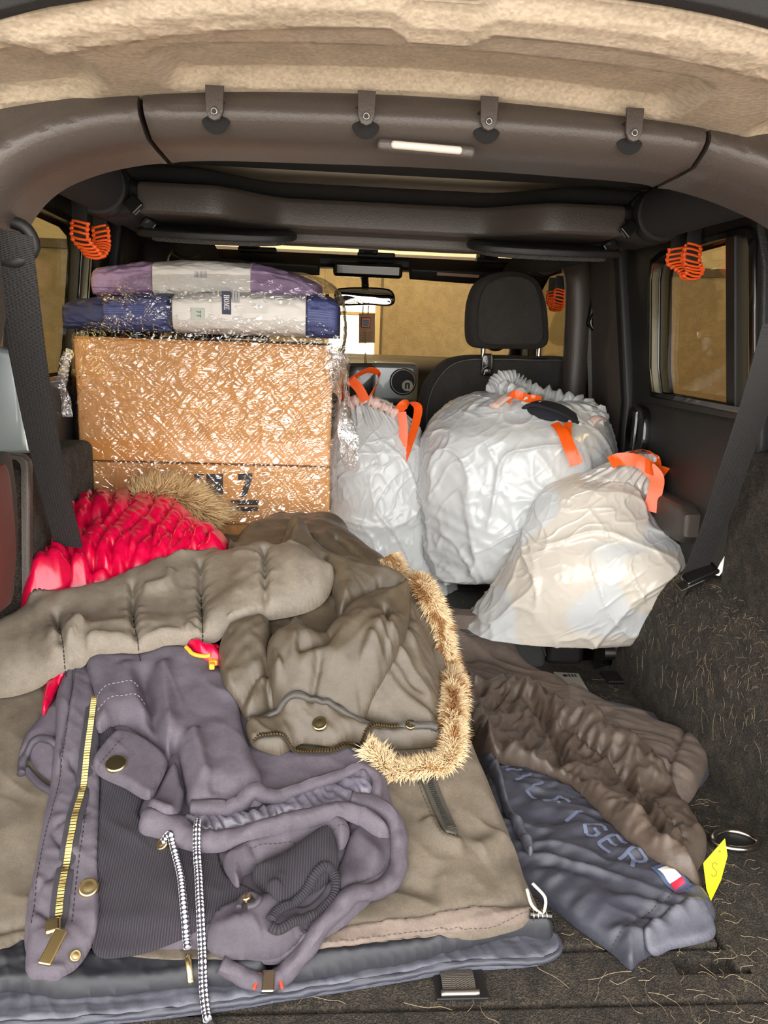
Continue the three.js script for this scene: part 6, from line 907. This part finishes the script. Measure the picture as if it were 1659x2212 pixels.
  part('neck_fold', shell(pairRows([[0.48,0.435,-0.8],[0.677,0.439,-0.8],[0.494,0.475,-0.8],[0.677,0.48,-0.8],[0.542,0.505,-0.8],[0.682,0.509,-0.8],[0.58,0.525,-0.8],[0.682,0.528,-0.8],[0.598,0.54,-0.8],[0.678,0.543,-0.8],[0.618,0.551,-0.8],[0.668,0.55,-0.8]], [0.06, 0.06, 0.05, 0.042, 0.035, 0.02], [2.2]), 0, { nu: 200, nv: 100, disp: (p, tt, an) => crease(p, 1.6, 5) * 0.5 + 0.004 * Math.sin(an * 17 + 2 * Math.sin(an * 3)) }), warm, c);
  part('drawstring', strap([[0.558,0.529,-0.76],[0.572,0.54,-0.75],[0.609,0.54,-0.73],[0.65,0.521,-0.73],[0.693,0.508,-0.75]], 0.03, 0.0012, (u) => V(0.1, 1, 0.3 * Math.sin(u * 7)), 40, (u, s) => 0.004 * Math.sin(u * 12 + s)), tape, c, 'orange plastic drawstring');
  part('drawstring', strap([[0.638,0.525,-0.73],[0.657,0.503,-0.72],[0.658,0.472,-0.72],[0.649,0.423,-0.72]], 0.032, 0.0012, V(1, 0.1, 0.3), 30, (u, s) => 0.003 * s), tape, c, 'orange plastic drawstring');
  part('drawstring', strap([[0.587,0.539,-0.76],[0.615,0.556,-0.77],[0.649,0.559,-0.78],[0.671,0.543,-0.78],[0.669,0.52,-0.75]], 0.022, 0.0012, (u) => V(0.4, 0.5 - u, 0.8)), tape, c, 'orange plastic drawstring');
}
// ---------- tie-down ring, strap, hairs ----------
{
  const q = [[0.582,-0.082]][0];
  const t = thing('tie_down_ring', 'chrome edged tie-down loop on the cargo carpet beside the yellow tag', 'ring', [q[0], 0, q[1]]);
  const ov = (a, b) => [...Array(20).keys()].map((k) => { const an = k / 20 * 6.2832; return [q[0] + a * Math.cos(an) * (1 + 0.15 * Math.sin(an)), 0.008, q[1] + b * Math.sin(an)]; });
  part('ring', tube(ov(0.036, 0.024), 0.005, 80, 12, { closed: true, flat: 0.9 }), M.chrome, t); part('plate', slab(ov(0.032, 0.021).map(([x, , z]) => [x, -z]), 0.005, 0.0015).rotateX(-Math.PI / 2).translate(0, 0.0035, 0), M.black, t);
  const s = [[0.075,0.197]][0];
  const l = thing('webbing_loop', 'black webbing pull loop in the cargo floor below the navy hem', 'strap', [s[0], 0, s[1]]);
  part('webbing', strap([[s[0], 0.002, s[1] - 0.03], [s[0], 0.008, s[1] - 0.01], [s[0], 0.004, s[1] + 0.012]], 0.042, 0.004, V(1, 0, 0), 20), std({ color: C('#5b544c'), roughness: 0.8, bumpMap: beltT, bumpScale: 0.002 }), l);
  part('loop_end', tube([[s[0] - 0.024, 0.006, s[1] + 0.012], [s[0] + 0.024, 0.006, s[1] + 0.012]], 0.0045, 10, 10), M.steel, l); part('socket', rbox(0.066, 0.004, 0.05, 0.0015, s[0] + 0.003, 0.001, s[1] - 0.008), M.black, l);
  const gs = [], hm = [std({ color: C('#a08d70'), roughness: 0.6 })];
  const hair = (f, n, L) => { for (let i = 0; i < n; i++) { let [x, y, z, ok] = f(); if (!ok) continue; const a = rr(0, 6.28), l = L * rr(0.4, 1.3), P = []; let an = a; for (let k = 0; k < 5; k++) { const h = f.h ? f.h(x, z) : y; P.push(V(x, h + 0.0012 + 0.002 * rnd(), z)); an += rr(-0.9, 0.9); x += Math.cos(an) * l / 4; z += Math.sin(an) * l / 4; } gs.push(tube(P, 0.00028, 8, 3)); } };
  const fl = () => { const x = rr(0.28, 0.72), z = rr(-0.72, 0.3); return [x, 0, z, Hat(x, z) < 0.004 && x < 0.6]; }; fl.h = () => 0.0; hair(fl, 700, 0.03);
  const lip = () => [rr(-0.4, 0.6), 0, rr(0.1, 0.33), true]; lip.h = (x, z) => Math.max(0, Hat(x, z)); hair(() => lip(), 60, 0.05);
  const st = () => [rr(0.0, 0.44), 0.096, rr(-1.2, -0.79), true]; hair(st, 90, 0.03);
  const hz = (z) => 0.355 * (z < -0.42 ? Math.sqrt(Math.max(0, 1 - Math.pow((-0.42 - z) / 0.36, 2.2))) : 1 - 0.08 * sm(-0.42, 0.1, z));
  for (let i = 0; i < 420; i++) { // on the wheel housing
    let z = rr(-0.72, 0.0), a = rr(0.05, 1.2); const P = [], l = rr(0.01, 0.035); let an = rr(0.8, 2.4);
    for (let k = 0; k < 5; k++) { const H = hz(z), x0 = 0.62 + 0.05 * sm(-0.5, 0, z); P.push(V(0.74 - (0.74 - x0) * Math.sqrt(Math.cos(clamp(a, 0, 1.57))) - 0.003, -0.02 + (H + 0.02) * Math.sqrt(Math.sin(clamp(a, 0.001, 1.57))) + 0.002, z + 0.001)); an += rr(-0.5, 0.5); z += Math.cos(an) * l / 4; a += Math.sin(an) * l * 5 / 4 * 0.6; }
    gs.push(tube(P, 0.00028, 8, 3));
  }
  const h = new THREE.Mesh(merge(gs), hm[0]); h.name = 'pet_hair'; h.userData = { kind: 'stuff', label: 'pale pet hairs scattered over the dark carpet', category: 'hair' }; scene.add(h);
}
scene.traverse((o) => { if (o.isMesh) { o.castShadow = o.receiveShadow = true; } });
renderer.render(scene, camera);
